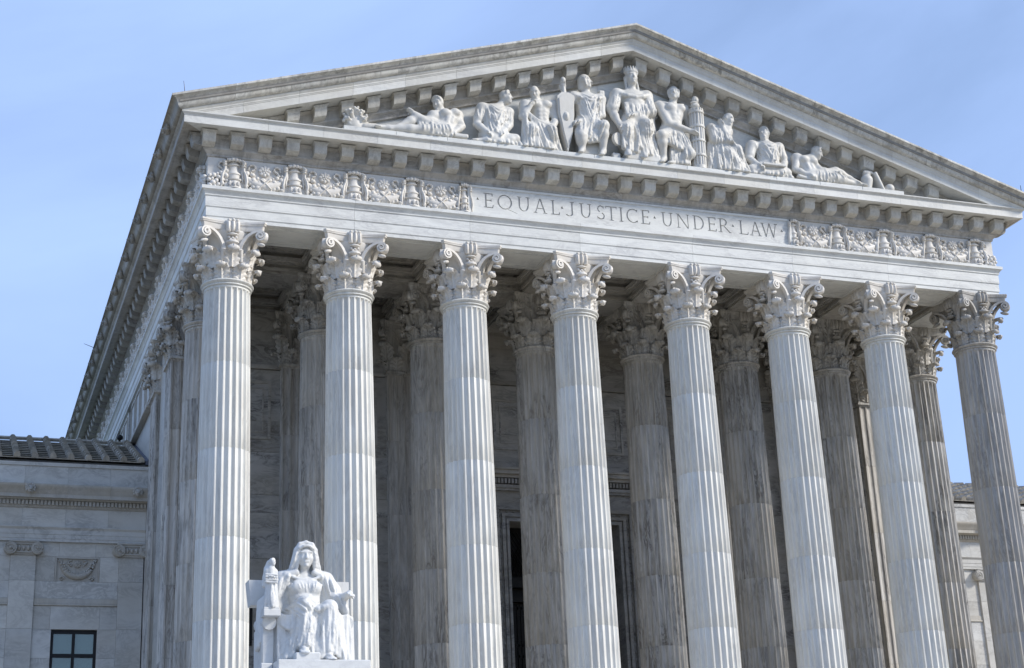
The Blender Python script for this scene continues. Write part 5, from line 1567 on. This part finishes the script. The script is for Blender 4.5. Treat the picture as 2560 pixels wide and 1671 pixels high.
def finish(S, name, label, parts=()):
    trim(S)
    a = S.ax; o = ((a[0][0] + a[0][-1]) / 2, -1.15, LEDGE)
    ob = place(name, S.mesh('figure', 'figure', o), o)
    tag(ob, label, 'sculpture', group='marble figures in the pediment')
    return ob
def V3(*a): return np.array(a, float)

# 1 reclining youth holding up a hand
J = POSE['recl']; S = start(J); s = 2.15
body(S, J, s, 1); head(S, J['head'], s, (-0.55, -0.6, -0.35))
S.drape([(-7.6, -1.35, 25.3), (-7.2, -1.45, 25.32), (-6.8, -1.45, 25.2)], [(-7.7, -1.5, 24.85), (-7.3, -1.55, 24.8), (-6.75, -1.55, 24.8)], 9, 0.06)
S.ell((-6.9, -1.1, 24.9), (0.75, 0.35, 0.22), 0.1).box((-6.25, -1.4, 24.9), (0.25, 0.12, 0.07)).cap((-7.74, -1.3, 25.6), (-7.3, -1.4, 25.25), 0.05, 0.08)
S.folds([(-7.6, 25.3), (-6.7, 25.2)], [(-7.7, 24.85), (-6.6, 24.85)], 9, .034, 3)
finish(S, 'sculpted_figure', 'bare-chested reclining figure raising one hand, beside the spiky carved ornament')
# 2 seated figure in a tunic, head turned
J = POSE['seat1']; S = start(J); s = 2.15
body(S, J, s, 0, 1.35); head(S, J['head'], s, (0.8, -0.55, -0.05))
S.cap((-5.37, -1.1, 26.15), (-5.55, -1.18, 25.75), 0.19, 0.17).cap((-4.46, -1.1, 26.1), (-4.46, -1.18, 25.8), 0.16, 0.15)
S.drape([(-5.4, -1.3, 25.1), (-4.9, -1.4, 25.1), (-4.3, -1.3, 25.15)], [(-5.45, -1.5, 24.8), (-4.8, -1.52, 24.78), (-4.15, -1.4, 24.8)], 13, 0.085)
S.box((-5.05, -1.48, 25.2), (0.16, 0.06, 0.10), rot=Euler((0, 0.3, 0)).to_matrix())
S.tunic(J, s); S.folds([(-5.7, 26.0), (-5.3, 26.2)], [(-5.75, 25.6), (-5.4, 25.6)], 4, .03, 8)
finish(S, 'sculpted_figure', 'seated figure in a short-sleeved tunic with a book in the lap, head in profile')
# 3 bare-chested bearded elder in a long robe
J = POSE['elder']; S = start(J); s = 2.15
body(S, J, s, 1, 1.05); head(S, J['head'], s, (-0.35, -0.75, -0.5), 'bald', True)
S.drape([(-3.95, -1.35, 26.3), (-3.95, -1.45, 25.7), (-3.5, -1.4, 25.65), (-3.0, -1.45, 25.65)], [(-4.12, -1.42, 24.85), (-3.8, -1.5, 24.8), (-3.3, -1.52, 24.8), (-2.78, -1.4, 24.8)], 17, 0.075)
for i in range(6): S.fold((-3.95 + .05 * i, -1.36, 26.25 - .12 * i), (-2.95 + .02 * i, -1.42, 25.75 - .11 * i), (0, -0.05, -0.22), 0.045)
S.cap((-3.84, -1.1, 26.5), (-4.0, -1.28, 25.95), 0.17, 0.16)
S.folds([(-3.95, 26.2), (-3.6, 25.7), (-3.0, 25.65)], [(-4.1, 24.85), (-3.4, 24.82), (-2.8, 24.82)], 15, .036, 3)
finish(S, 'sculpted_figure', 'bearded bare-chested elder wrapped in a long pleated robe, seated in the pediment')
# 4 helmeted guard with a tall pointed shield
J = POSE['soldier']; S = start(J); s = 2.3
body(S, J, s, 0, 1.15); head(S, J['head'], s, (0.75, -0.62, 0), 'helmet')
S.chain([(-2.12, -1.26, 27.05), (-1.85, -1.34, 26.92), (-1.58, -1.37, 26.90), (-1.3, -1.34, 26.95), (-1.08, -1.26, 27.1)], 0.055)
S.drape([(-2.05, -1.35, 25.95), (-1.65, -1.4, 25.9), (-1.2, -1.4, 26.0)], [(-2.2, -1.48, 25.45), (-1.75, -1.45, 25.25), (-1.4, -1.45, 25.35)], 11, 0.065)
S.cap(J['shR'], (-1.11, -1.12, 26.7), 0.18, 0.17).cap(J['shL'], (-2.25, -1.14, 26.8), 0.17, 0.15)
S.box((-1.65, -1.0, 25.4), (0.35, 0.25, 0.5), 0.05)
S.tunic(J, s, 5, 4); S.folds([(-2.05, 25.95), (-1.2, 25.95)], [(-2.2, 25.4), (-1.4, 25.35)], 9, .035, 5)
ob = finish(S, 'sculpted_figure', 'helmeted guard in a tunic, one knee bent, beside a tall pointed shield')
m = MB(); ou = [(-2.79, 26.85), (-2.62, 27.02), (-2.36, 27.02), (-2.19, 26.93), (-2.22, 26.2), (-2.32, 25.5), (-2.52, 24.80), (-2.66, 25.5), (-2.78, 26.2)]
m.add(*prism(ou, -1.42, -1.18)); m.add(*prism([(-2.52 + (x + 2.52) * .82, 26.1 + (z - 26.1) * .88) for x, z in ou], -1.46, -1.40))
m.tube([(-2.52, -1.35, 27.0), (-2.53, -1.35, 27.5)], 0.06, 8); m.ell((-2.53, -1.35, 27.5), (0.1, 0.1, 0.12), 8, 6); m.ell((-2.52, -1.40, 26.1), (0.12, 0.14, 0.2), 8, 6)
build('shield', m, 'figure', ob, 50)
# 5 central crowned figure
J = POSE['queen']; S = start(J, (0.5, 0.36, 0.75)); s = 2.45
body(S, J, s, 0, 1.0); head(S, J['head'], s * 1.03, (-0.05, -1, -0.02), 'short')
for q in (-1, 1):
    S.cap((0.08 + q * 0.215, -1.12, 28.05), (0.10 + q * 0.22, -1.2, 27.48), 0.055, 0.04, 0.02)
    S.ell((0.08 + q * 0.17, -1.30, 27.05), (0.15, 0.12, 0.14), 0.06)
for i in range(9):
    a = math.pi * i / 8
    S.cap((0.08 + 0.22 * math.cos(a), -1.18 - 0.20 * math.sin(a), 28.22), (0.08 + 0.25 * math.cos(a), -1.18 - 0.23 * math.sin(a), 28.38), 0.05, 0.03, 0.02)
S.chain([(0.08 + 0.22 * math.cos(math.pi * i / 8), -1.18 - 0.20 * math.sin(math.pi * i / 8), 28.21) for i in range(9)], 0.05, 0.015)
S.chain([(-0.45, -1.27, 27.32), (-0.2, -1.38, 27.22), (0.08, -1.40, 27.18), (0.35, -1.38, 27.25), (0.6, -1.27, 27.38)], 0.09)
S.drape([(-0.3, -1.36, 26.95), (0.08, -1.4, 26.92), (0.45, -1.36, 26.98)], [(-0.28, -1.4, 26.4), (0.1, -1.42, 26.35), (0.45, -1.4, 26.45)], 11, 0.05)
S.drape([(-0.45, -1.5, 26.0), (-0.1, -1.45, 26.15), (0.15, -1.45, 26.2), (0.4, -1.5, 26.25), (0.6, -1.3, 26.3)], [(-0.55, -1.5, 25.15), (-0.2, -1.52, 25.05), (0.2, -1.52, 25.0), (0.5, -1.5, 25.0), (0.85, -1.3, 24.95)], 19, 0.07)
S.cap(J['shL'], (-0.72, -1.18, 26.75), 0.2, 0.24).cap(J['shR'], (0.68, -1.2, 26.8), 0.2, 0.24)
S.drape([(0.55, -1.2, 26.9), (0.8, -1.1, 26.9)], [(0.62, -1.25, 26.0), (0.85, -1.15, 25.9)], 4, 0.07)
S.ell((0.0, -1.05, 25.6), (0.55, 0.3, 0.6), 0.1)
S.box((0.17, -1.12, 24.88), (0.62, 0.42, 0.15), 0.02).box((-0.76, -1.12, 24.86), (0.14, 0.3, 0.13), 0.02)
S.box((-1.0, -0.9, 27.1), (0.10, 0.18, 0.38), 0.02).box((1.0, -0.85, 27.0), (0.08, 0.15, 0.3), 0.02).box((0.0, -0.85, 26.4), (1.0, 0.12, 0.5), 0.04)
S.cap((-0.18, -1.2, 26.2), (-0.36, -1.36, 25.9), 0.3, 0.22).cap((-0.36, -1.34, 25.9), (-0.33, -1.36, 25.2), 0.22, 0.2).cap((0.28, -1.2, 26.3), (0.34, -1.36, 26.1), 0.3, 0.22).cap((0.34, -1.34, 26.1), (0.27, -1.36, 25.2), 0.22, 0.22)
S.folds([(-.35, 26.9), (.5, 26.95)], [(-.3, 26.4), (.45, 26.45)], 11, .03, 3); S.folds([(-.5, 26.0), (.1, 26.2), (.6, 26.25)], [(-.6, 25.12), (.1, 25.02), (.85, 25.0)], 18, .036, 4); S.folds([(-.65, 27.2), (-.4, 27.3)], [(-.85, 26.6), (-.6, 26.6)], 5, .03, 5); S.folds([(.5, 27.3), (.75, 27.2)], [(.5, 26.6), (.85, 26.5)], 5, .03, 6)
ob = finish(S, 'sculpted_figure', 'tallest figure, enthroned and wearing a spiked crown, under the apex of the pediment')
m = MB(); m.lathe([(0.0, -0.06), (0.22, -0.06), (0.23, 0.0), (0.22, 0.06), (0.18, 0.065), (0.0, 0.05)], 24); m.xf(Matrix.Translation((-0.72, -1.45, 25.47)) @ Matrix.Rotation(math.pi / 2 + 0.1, 4, 'X') @ Matrix.Rotation(0.4, 4, 'Y'))
build('disc', m, 'figure', ob, 40)
# 6 helmeted soldier embracing the fasces
J = POSE['roman']; S = start(J); s = 2.3
body(S, J, s, 1, 1.1); head(S, J['head'], s, (-0.35, -0.93, 0.02), 'helmet')
S.drape([(1.2, -1.32, 26.05), (1.5, -1.36, 26.0), (1.75, -1.32, 26.05)], [(1.1, -1.5, 25.55), (1.6, -1.5, 25.35), (1.95, -1.45, 25.5)], 12, 0.06)
S.drape([(1.3, -1.35, 25.7), (1.9, -1.4, 25.4)], [(1.25, -1.4, 24.85), (1.9, -1.45, 24.85)], 9, 0.07)
S.ell(J['shL'], (0.22, 0.2, 0.2), 0.04); S.chain([(1.2, -1.28, 27.2), (1.55, -1.36, 27.12), (1.95, -1.25, 27.22)], 0.045)
S.box((1.5, -1.0, 25.4), (0.45, 0.25, 0.55), 0.06)
S.folds([(1.2, 26.05), (1.8, 26.05)], [(1.05, 25.5), (2.0, 25.4)], 10, .034, 3); S.folds([(1.3, 25.6), (1.95, 25.3)], [(1.2, 24.85), (1.95, 24.85)], 8, .034, 4)
ob = finish(S, 'sculpted_figure', 'helmeted soldier in moulded armour reaching across to the bundle of rods')
m = MB()
m.lathe([(0.10, 0), (0.26, 0), (0.26, 0.12), (0.24, 0.13)], 20, (2.33, -1.3, 24.75))
for i in range(14):
    a = 2 * math.pi * i / 14
    p0 = (2.33 + 0.21 * math.cos(a), -1.3 + 0.21 * math.sin(a), 24.85); p1 = (2.39 + 0.21 * math.cos(a), -1.3 + 0.21 * math.sin(a), 27.05)
    m.tube([p0, p1], 0.052, 6)
m.tube([(2.33, -1.3, 24.8), (2.39, -1.3, 27.07)], 0.19, 12)
for z in (25.25, 25.8, 26.35, 26.9):
    x = 2.33 + 0.06 * (z - 24.8) / 2.27
    m.lathe([(0.20, -0.045), (0.275, -0.04), (0.285, 0), (0.275, 0.04), (0.20, 0.045)], 20, (x, -1.3, z))
m.ell((2.38, -1.3, 27.2), (0.17, 0.15, 0.14), 8, 6); m.ell((2.40, -1.3, 27.42), (0.13, 0.12, 0.17), 8, 6); m.ell((2.34, -1.33, 27.3), (0.15, 0.1, 0.07), 8, 6)
fb = build('rod_bundle', m, 'figure', None, 40)
tag(fb, 'upright bundle of carved rods bound with bands, in front of the helmeted soldier', 'sculpture')
# 7 brooding elder with a hand at the head
J = POSE['elder2']; S = start(J); s = 2.15
body(S, J, s, 0, 1.15); head(S, J['head'], s, (0.7, -0.6, -0.4), 'bald', True)
S.cap(J['shL'], J['elL'], 0.2, 0.17)
for i in range(6): S.fold((3.0 + .04 * i, -1.28, 26.55 - .1 * i), (3.65 + .03 * i, -1.4, 25.9 - .08 * i), (-0.08, -0.05, -0.12), 0.05)
S.drape([(2.85, -1.2, 25.9), (3.2, -1.4, 25.7), (3.6, -1.48, 25.65), (3.85, -1.42, 25.7)], [(2.62, -1.3, 24.8), (3.1, -1.5, 24.8), (3.7, -1.52, 24.8), (4.2, -1.4, 24.8)], 17, 0.08)
S.ell((3.2, -1.05, 25.4), (0.5, 0.3, 0.6), 0.1)
S.folds([(2.95, 26.5), (3.6, 26.3)], [(2.9, 25.7), (3.7, 25.6)], 9, .034, 3); S.folds([(2.85, 25.8), (3.85, 25.65)], [(2.65, 24.85), (4.2, 24.85)], 15, .036, 4)
finish(S, 'sculpted_figure', 'brooding robed elder with one hand at the head, next to the rod bundle')
# 8 seated figure with a tablet
J = POSE['seat2']; S = start(J); s = 2.15
body(S, J, s, 0, 1.3); head(S, J['head'], s, (-0.75, -0.6, 0.05), 'short', True)
S.cap(J['shL'], (4.42, -1.15, 25.65), 0.19, 0.18).cap(J['shR'], (5.7, -1.15, 25.7), 0.18, 0.18)
S.drape([(4.4, -1.3, 25.1), (5.1, -1.38, 25.1), (5.7, -1.3, 25.1)], [(4.2, -1.42, 24.8), (5.0, -1.52, 24.8), (5.85, -1.4, 24.8)], 13, 0.085)
S.tunic(J, s, 6, 6)
ob = finish(S, 'sculpted_figure', 'seated figure in a loose tunic holding a flat tablet across the knees')
build('tablet', MB().bbox(4.66, 5.55, -1.62, -1.42, 25.13, 25.21, 0.015), 'figure', ob)
# 9 reclining figure, head bent
J = POSE['recl2']; S = start(J); s = 2.1
body(S, J, s, 1); head(S, J['head'], s, (0.75, -0.5, -0.45))
S.drape([(6.9, -1.35, 25.25), (7.3, -1.42, 25.25), (7.7, -1.35, 25.25)], [(6.7, -1.52, 24.8), (7.3, -1.52, 24.8), (7.9, -1.45, 24.85)], 11, 0.06)
S.ell((6.8, -1.1, 24.9), (0.7, 0.32, 0.22), 0.1).box((6.35, -1.42, 24.86), (0.3, 0.1, 0.06), rot=Euler((0, -0.2, 0)).to_matrix())
S.folds([(6.85, 25.25), (7.8, 25.25)], [(6.7, 24.85), (8.0, 24.9)], 10, .034, 3)
finish(S, 'sculpted_figure', 'bare-backed reclining figure bending over a book, beside the carved urn')
# 10 spiky ornament and bundle, 11 urn, leaning tablet and ball
S = Field((-10.25, -1.7, LEDGE - 0.1), (-8.85, -0.6, LEDGE + 1.1), HV); rg = random.Random(3)
S.ell((-9.72, -1.15, 24.95), (0.33, 0.28, 0.34), 0.05)
for i in range(46):
    a, b = rg.uniform(-1.4, 1.4), rg.uniform(-0.9, 0.9)
    d = V3(math.sin(a) * math.cos(b), -abs(math.sin(b)) - 0.15, math.cos(a)); d = unit(d)
    L = 0.38 + 0.24 * max(0, d[2]) * rg.random()
    p = V3(-9.72, -1.15, 24.98) + d * L
    S.cap(V3(-9.72, -1.15, 24.98) + d * 0.25, p, 0.06, 0.03, 0.02).ell(p, (0.05, 0.05, 0.05), 0.02)
for i in range(10): S.ell((-10.1 + 0.05 * i, -1.35, 25.0 + 0.12 * math.sin(i)), (0.06, 0.06, 0.07), 0.02)
S.cap((-9.45, -1.2, 24.9), (-9.05, -1.25, 24.92), 0.17, 0.15).cap((-9.4, -1.3, 24.9), (-9.0, -1.36, 24.9), 0.12, 0.10, 0.02)
finish(S, 'carved_ornament', 'spiky leaf-crowned carved ornament with a roll, at the feet of the youth raising a hand')
S = Field((8.6, -1.7, LEDGE - 0.1), (10.25, -0.6, LEDGE + 1.0), HV)
S.cap((8.98, -1.2, 24.85), (9.0, -1.2, 25.18), 0.16, 0.22).cap((9.0, -1.2, 25.25), (9.02, -1.2, 25.42), 0.12, 0.15, 0.02)
for i in range(7): S.ell((8.88 + 0.05 * i, -1.28, 25.46 + 0.02 * (i % 2)), (0.05, 0.06, 0.06), 0.02)
S.box((9.42, -1.2, 25.10), (0.055, 0.22, 0.40), 0.02, rot=Euler((0, 0.38, 0)).to_matrix())
S.ell((9.87, -1.25, 24.93), (0.18, 0.18, 0.18), 0.02).box((8.72, -1.2, 24.88), (0.07, 0.15, 0.14), 0.02).cap((9.5, -1.2, 24.85), (9.8, -1.2, 24.85), 0.1, 0.08)
finish(S, 'carved_ornament', 'carved broken urn with a leaning tablet and a ball, in the pediment corner')

# ------------------------------------------------------------------ seated statue in front of the portico
BX, BY, BZ = -12.9, -8.81, ZB - 14.40
HS = 0.021
B = V3(BX, BY, BZ)
ST = empty('seated_statue', (BX, BY + 0.7, BZ), 'white marble seated hooded figure holding a small statuette, on a pedestal before the end columns', 'statue')
def T(*p): return B + V3(*p)
S = Field(T(-1.15, -0.35, -0.05), T(1.45, 1.45, 3.15), HS); s = 2.5
J = dict(head=T(0.10, 0.72, 2.60), neck=T(0.10, 0.82, 2.25), chest=T(0.08, 0.88, 1.80), pelvis=T(0.10, 0.95, 1.15), shL=T(-0.42, 0.90, 2.05), elL=T(-0.70, 0.80, 1.55), haL=T(-0.78, 0.42, 1.86), shR=T(0.60, 0.90, 2.05), elR=T(0.92, 0.80, 1.55), haR=T(1.02, 0.36, 1.60), hipL=T(-0.12, 0.90, 1.10), knL=T(-0.02, 0.22, 1.36), anL=T(-0.05, 0.26, 0.34), toL=T(-0.07, -0.02, 0.24), hipR=T(0.34, 0.90, 1.10), knR=T(0.58, 0.20, 1.28), anR=T(0.53, 0.18, 0.14), toR=T(0.53, -0.12, 0.06))
body(S, J, s, 0, 1.12)
head(S, J['head'], s, (-0.02, -1, -0.10), 'none')
# hood and hair
for q in (-1, 1):
    S.chain([T(0.10 + q * 0.05, 0.60, 2.86), T(0.10 + q * 0.17, 0.58, 2.78), T(0.10 + q * 0.205, 0.60, 2.62), T(0.10 + q * 0.20, 0.62, 2.45), T(0.10 + q * 0.21, 0.64, 2.32)], 0.045)
S.chain([T(-0.06, 0.53, 2.76), T(0.03, 0.50, 2.81), T(0.10, 0.495, 2.825), T(0.17, 0.50, 2.81), T(0.26, 0.53, 2.76)], 0.032)
S.ell(T(0.10, 0.82, 2.66), (0.27, 0.27, 0.30), 0.03)
for q in (-1, 1):
    S.chain([T(0.10, 0.60, 2.925), T(0.10 + q * 0.15, 0.60, 2.875), T(0.10 + q * 0.235, 0.63, 2.74), T(0.10 + q * 0.27, 0.66, 2.55), T(0.10 + q * 0.32, 0.70, 2.34), T(0.10 + q * 0.36, 0.74, 2.22)], [0.045, 0.05, 0.055, 0.06, 0.06, 0.05])
    for i in range(4): S.cap(T(0.10 + q * (0.20 - .02 * i), 0.76 + 0.07 * i, 2.78), T(0.10 + q * (0.33 - .03 * i), 0.80 + 0.06 * i, 2.18), 0.06, 0.075, 0.02)
# mantle on the shoulders, bodice, folds under the bust
for q in (-1, 1):
    S.chain([T(0.10 + q * 0.22, 0.66, 2.20), T(0.10 + q * 0.45, 0.72, 2.12), T(0.10 + q * 0.60, 0.74, 1.90), T(0.10 + q * 0.68, 0.74, 1.65)], [0.08, 0.11, 0.12, 0.12])
    S.chain([T(0.10 + q * 0.30, 0.80, 2.20), T(0.10 + q * 0.55, 0.84, 2.08), T(0.10 + q * 0.72, 0.85, 1.80), T(0.10 + q * 0.80, 0.85, 1.45)], [0.12, 0.17, 0.19, 0.2])
    S.ell(T(0.10 + q * 0.20, 0.60, 1.83), (0.185, 0.13, 0.17), 0.06)
S.chain([T(-0.30, 0.62, 2.10), T(0.0, 0.60, 2.02), T(0.10, 0.60, 2.01), T(0.22, 0.60, 2.02), T(0.5, 0.62, 2.10)], 0.035)
S.ell(T(0.10, 0.75, 1.52), (0.36, 0.24, 0.2), 0.08)
# broad mantle over both arms, and cloth over the side of the seat
for q, dx in ((-1, 0.0), (1, 0.06)):
    S.cap(T(0.10 + q * (0.42 + dx), 0.92, 2.04), T(0.10 + q * (0.72 + dx), 0.95, 1.45), 0.20, 0.26, 0.08)
    S.cap(T(0.10 + q * (0.30 + dx), 0.98, 2.10), T(0.10 + q * (0.62 + dx), 1.05, 1.30), 0.20, 0.30, 0.08)
S.cap(T(-0.66, 0.80, 1.50), T(-0.78, 0.45, 1.84), 0.13, 0.085, 0.05)
S.drape([T(-0.46, 0.40, 1.0), T(-0.60, 0.42, 1.02)], [T(-0.36, 0.34, 0.10), T(-0.58, 0.40, 0.08)], 4, 0.05)
S.drape([T(0.84, 0.34, 1.10), T(1.05, 0.36, 1.12), T(1.22, 0.6, 1.12)], [T(0.80, 0.30, 0.08), T(1.05, 0.33, 0.05), T(1.24, 0.6, 0.05)], 8, 0.05)
# lap and skirt
S.drape([T(-0.30, 0.75, 1.30), T(0.10, 0.62, 1.34), T(0.50, 0.75, 1.30)], [T(-0.05, 0.14, 1.42), T(0.28, 0.20, 1.22), T(0.62, 0.12, 1.34)], 9, 0.10, amp=.2)
S.cap(J['knL'], T(-0.06, 0.22, 0.42), 0.19, 0.15).cap(J['knR'], T(0.57, 0.20, 0.30), 0.18, 0.14)
S.drape([T(0.02, 0.16, 1.15), T(0.28, 0.22, 1.18), T(0.50, 0.16, 1.05)], [T(0.02, 0.12, 0.28), T(0.26, 0.14, 0.08), T(0.42, 0.10, 0.10)], 9, 0.062)
S.drape([T(-0.20, 0.22, 1.25), T(-0.06, 0.06, 1.20), T(0.08, 0.10, 1.15)], [T(-0.26, 0.22, 0.30), T(-0.12, 0.10, 0.42), T(0.06, 0.06, 0.38)], 6, 0.050, amp=.25)
S.drape([T(0.48, 0.06, 1.15), T(0.64, 0.06, 1.15), T(0.78, 0.22, 1.20)], [T(0.40, 0.08, 0.22), T(0.60, 0.06, 0.26), T(0.86, 0.22, 0.10)], 7, 0.050, amp=.25)
S.drape([T(-0.25, 0.50, 1.18), T(-0.22, 0.28, 1.15)], [T(-0.52, 0.38, 0.10), T(-0.25, 0.25, 0.14)], 6, 0.075)
S.drape([T(0.78, 0.55, 1.2), T(0.82, 0.3, 1.15)], [T(0.98, 0.5, 0.08), T(0.92, 0.24, 0.08)], 5, 0.07)
for i in range(5): S.fold(T(-0.62, 0.50 - .02 * i, 1.22 - .05 * i), T(-0.05, 0.22 - .02 * i, 1.25 - .10 * i), (-0.02, -0.03, -0.16), 0.045)
S.ell(T(0.12, 0.75, 0.85), (0.5, 0.35, 0.55), 0.1)
# sleeve cloth hanging down the side of the seat
S.drape([T(-0.80, 0.75, 1.62), T(-0.95, 0.9, 1.5)], [T(-0.90, 0.62, 0.62), T(-1.0, 0.85, 0.40)], 5, 0.075)
S.drape([T(0.80, 0.7, 1.6), T(1.0, 0.42, 1.55)], [T(0.98, 0.62, 1.15), T(1.06, 0.46, 1.2)], 5, 0.07)
Q = lambda *l: [(BX + x, BZ + z) for x, z in l]
S.folds(Q((-0.50, 2.12), (-0.22, 2.16)), Q((-0.62, 1.62), (-0.34, 1.62)), 6, .034, 3)
S.folds(Q((0.42, 2.16), (0.70, 2.12)), Q((0.54, 1.62), (0.86, 1.60)), 6, .034, 4)
S.folds(Q((-0.30, 1.66), (-0.26, 1.46)), Q((0.50, 1.64), (0.46, 1.46)), 5, .026, 5, .10)
S.folds(Q((-0.16, 2.0), (0.36, 2.0)), Q((-0.05, 1.70), (0.26, 1.70)), 6, .022, 6)
S.folds(Q((-0.30, 1.10), (-0.02, 1.30), (0.16, 1.15)), Q((-0.50, 0.15), (-0.10, 0.40), (0.06, 0.36)), 10, .032, 7)
S.folds(Q((0.12, 1.15), (0.58, 1.25), (0.80, 1.10)), Q((0.10, 0.12), (0.50, 0.28), (0.92, 0.12)), 13, .032, 8)
S.folds(Q((-0.45, 1.32), (-0.05, 1.42)), Q((-0.15, 1.0), (0.35, 1.05)), 6, .03, 9, .12)
S.folds(Q((0.72, 1.75), (0.98, 1.60)), Q((0.92, 1.15), (1.06, 1.2)), 6, .026, 10)
S.folds(Q((-0.10, 2.72), (-0.16, 2.66)), Q((-0.28, 2.26), (-0.16, 2.26)), 4, .022, 11)
S.folds(Q((0.30, 2.72), (0.36, 2.66)), Q((0.36, 2.26), (0.48, 2.26)), 4, .022, 12)
X_, Y_, Z_ = np.meshgrid(*S.ax, indexing='ij', sparse=True)
S.f = np.maximum(S.f, (BZ + 0.004 - Z_ + 0 * X_ + 0 * Y_).astype(np.float32))
place('figure', S.mesh('figure', 'statue', tuple(B)), tuple(B), ST)
# throne
m = MB()
m.bbox(BX - 0.72, BX + 0.98, BY + 0.55, BY + 1.55, BZ, BZ + 1.0, 0.03)
for q, x0, x1 in ((-1, -0.96, -0.66), (1, 0.90, 1.18)):
    m.bbox(BX + x0, BX + x1, BY + 0.52, BY + 1.55, BZ + 0.002, BZ + 0.92, 0.03)
    m.tube([(BX + (x0 + x1) / 2, BY + 0.40, BZ + 0.95), (BX + (x0 + x1) / 2, BY + 1.5, BZ + 1.05)], 0.17, 12)
m.bbox(BX - 0.30, BX + 0.30 - 0.02, BY - 0.16, BY + 0.55, BZ + 0.003, BZ + 0.185, 0.02)
th = build('throne', m, 'statue', ST, 40)
m = MB()
m.loft([[(BX - 1.10, BY + 1.22, BZ + 1.50), (BX + 1.30, BY + 1.22, BZ + 1.50), (BX + 1.30, BY + 1.62, BZ + 1.50), (BX - 1.10, BY + 1.62, BZ + 1.50)], [(BX - 1.16, BY + 1.20, BZ + 2.10), (BX + 1.30, BY + 1.20, BZ + 2.10), (BX + 1.30, BY + 1.68, BZ + 2.10), (BX - 1.16, BY + 1.68, BZ + 2.10)]])
m.bbox(BX - 0.8, BX + 1.0, BY + 1.30, BY + 1.60, BZ + 0.9, BZ + 1.52, 0.02)
build('backrest', m, 'statue', th)
# statuette on its little plinth
m = MB().bbox(BX - 1.00, BX - 0.60, BY + 0.14, BY + 0.52, BZ + 1.06, BZ + 1.22, 0.015).bbox(BX - 0.99, BX - 0.62, BY + 0.15, BY + 0.49, BZ + 1.20, BZ + 1.27, 0.01)
sp = build('statuette_plinth', m, 'statue', ST)
Sx = Field(T(-1.08, -0.02, 1.2), T(-0.52, 0.66, 2.58), 0.017)
c = T(-0.80, 0.30, 0)
Sx.drape([c + V3(-0.10, -0.05, 1.85), c + V3(0, -0.12, 1.88), c + V3(0.11, -0.05, 1.85)], [c + V3(-0.15, -0.04, 1.28), c + V3(0, -0.14, 1.28), c + V3(0.15, -0.04, 1.28)], 9, 0.042, 0.02)
Sx.cap(c + V3(0, 0, 1.3), c + V3(0, 0, 1.9), 0.14, 0.12, 0.03).cap(c + V3(0, 0, 1.9), c + V3(0, 0, 2.18), 0.11, 0.10).cap(c + V3(-.10, 0, 2.14), c + V3(.10, 0, 2.14), 0.055)
Sx.cap(c + V3(0, 0, 2.15), c + V3(0.02, -0.02, 2.3), 0.045)
head(Sx, c + V3(0.02, -0.03, 2.35), 0.85, (0.5, -0.85, 0), 'short')
for q in (-1, 1): Sx.cap(c + V3(q * .11, 0, 2.12), c + V3(q * .13, -0.06, 1.92), 0.04, 0.035)
Sx.chain([c + V3(-0.05, 0.05, 2.36), c + V3(-0.10, 0.06, 2.2), c + V3(-0.13, 0.06, 2.0), c + V3(-0.15, 0.05, 1.8)], [0.05, 0.06, 0.06, 0.06])
for i in range(4): Sx.cap(c + V3(-0.15, -0.12 + .0 * i, 1.86 + 0.06 * i), c + V3(0.12, -0.16, 1.84 + 0.06 * i), 0.028, 0.024, 0.01)
place('statuette', Sx.mesh('statuette', 'statue', tuple(c)), tuple(c), ST)
# pedestal
m = MB().bbox(BX - 0.74, BX + 1.44, BY - 0.30, BY + 1.75, BZ - 0.42, BZ, 0.02).bbox(BX - 1.02, BX - 0.745, BY + 0.30, BY + 1.75, BZ - 0.42, BZ - 0.002, 0.02)
pe = empty('statue_pedestal', (BX, BY + 0.7, 0.01), 'white marble block pedestal carrying the seated hooded statue', 'pedestal')
build('top_slab', m, 'statue', pe)
build('block', MB().bbox(BX - 1.10, BX + 1.42, BY - 0.28, BY + 2.1, BZ - 1.198, BZ - 0.425, 0.03), 'statue', pe)
build('cheek_wall', MB().bbox(BX - 1.5, BX + 1.62, BY - 6.0, BY + 5.7, 0.01, BZ - 1.2, 0.03), 'front', pe)
build('rear_slab', MB().bbox(BX - 1.95, BX - 0.2, BY + 2.4, BY + 5.0, BZ - 1.198, BZ - 0.10, 0.06), 'front', pe)
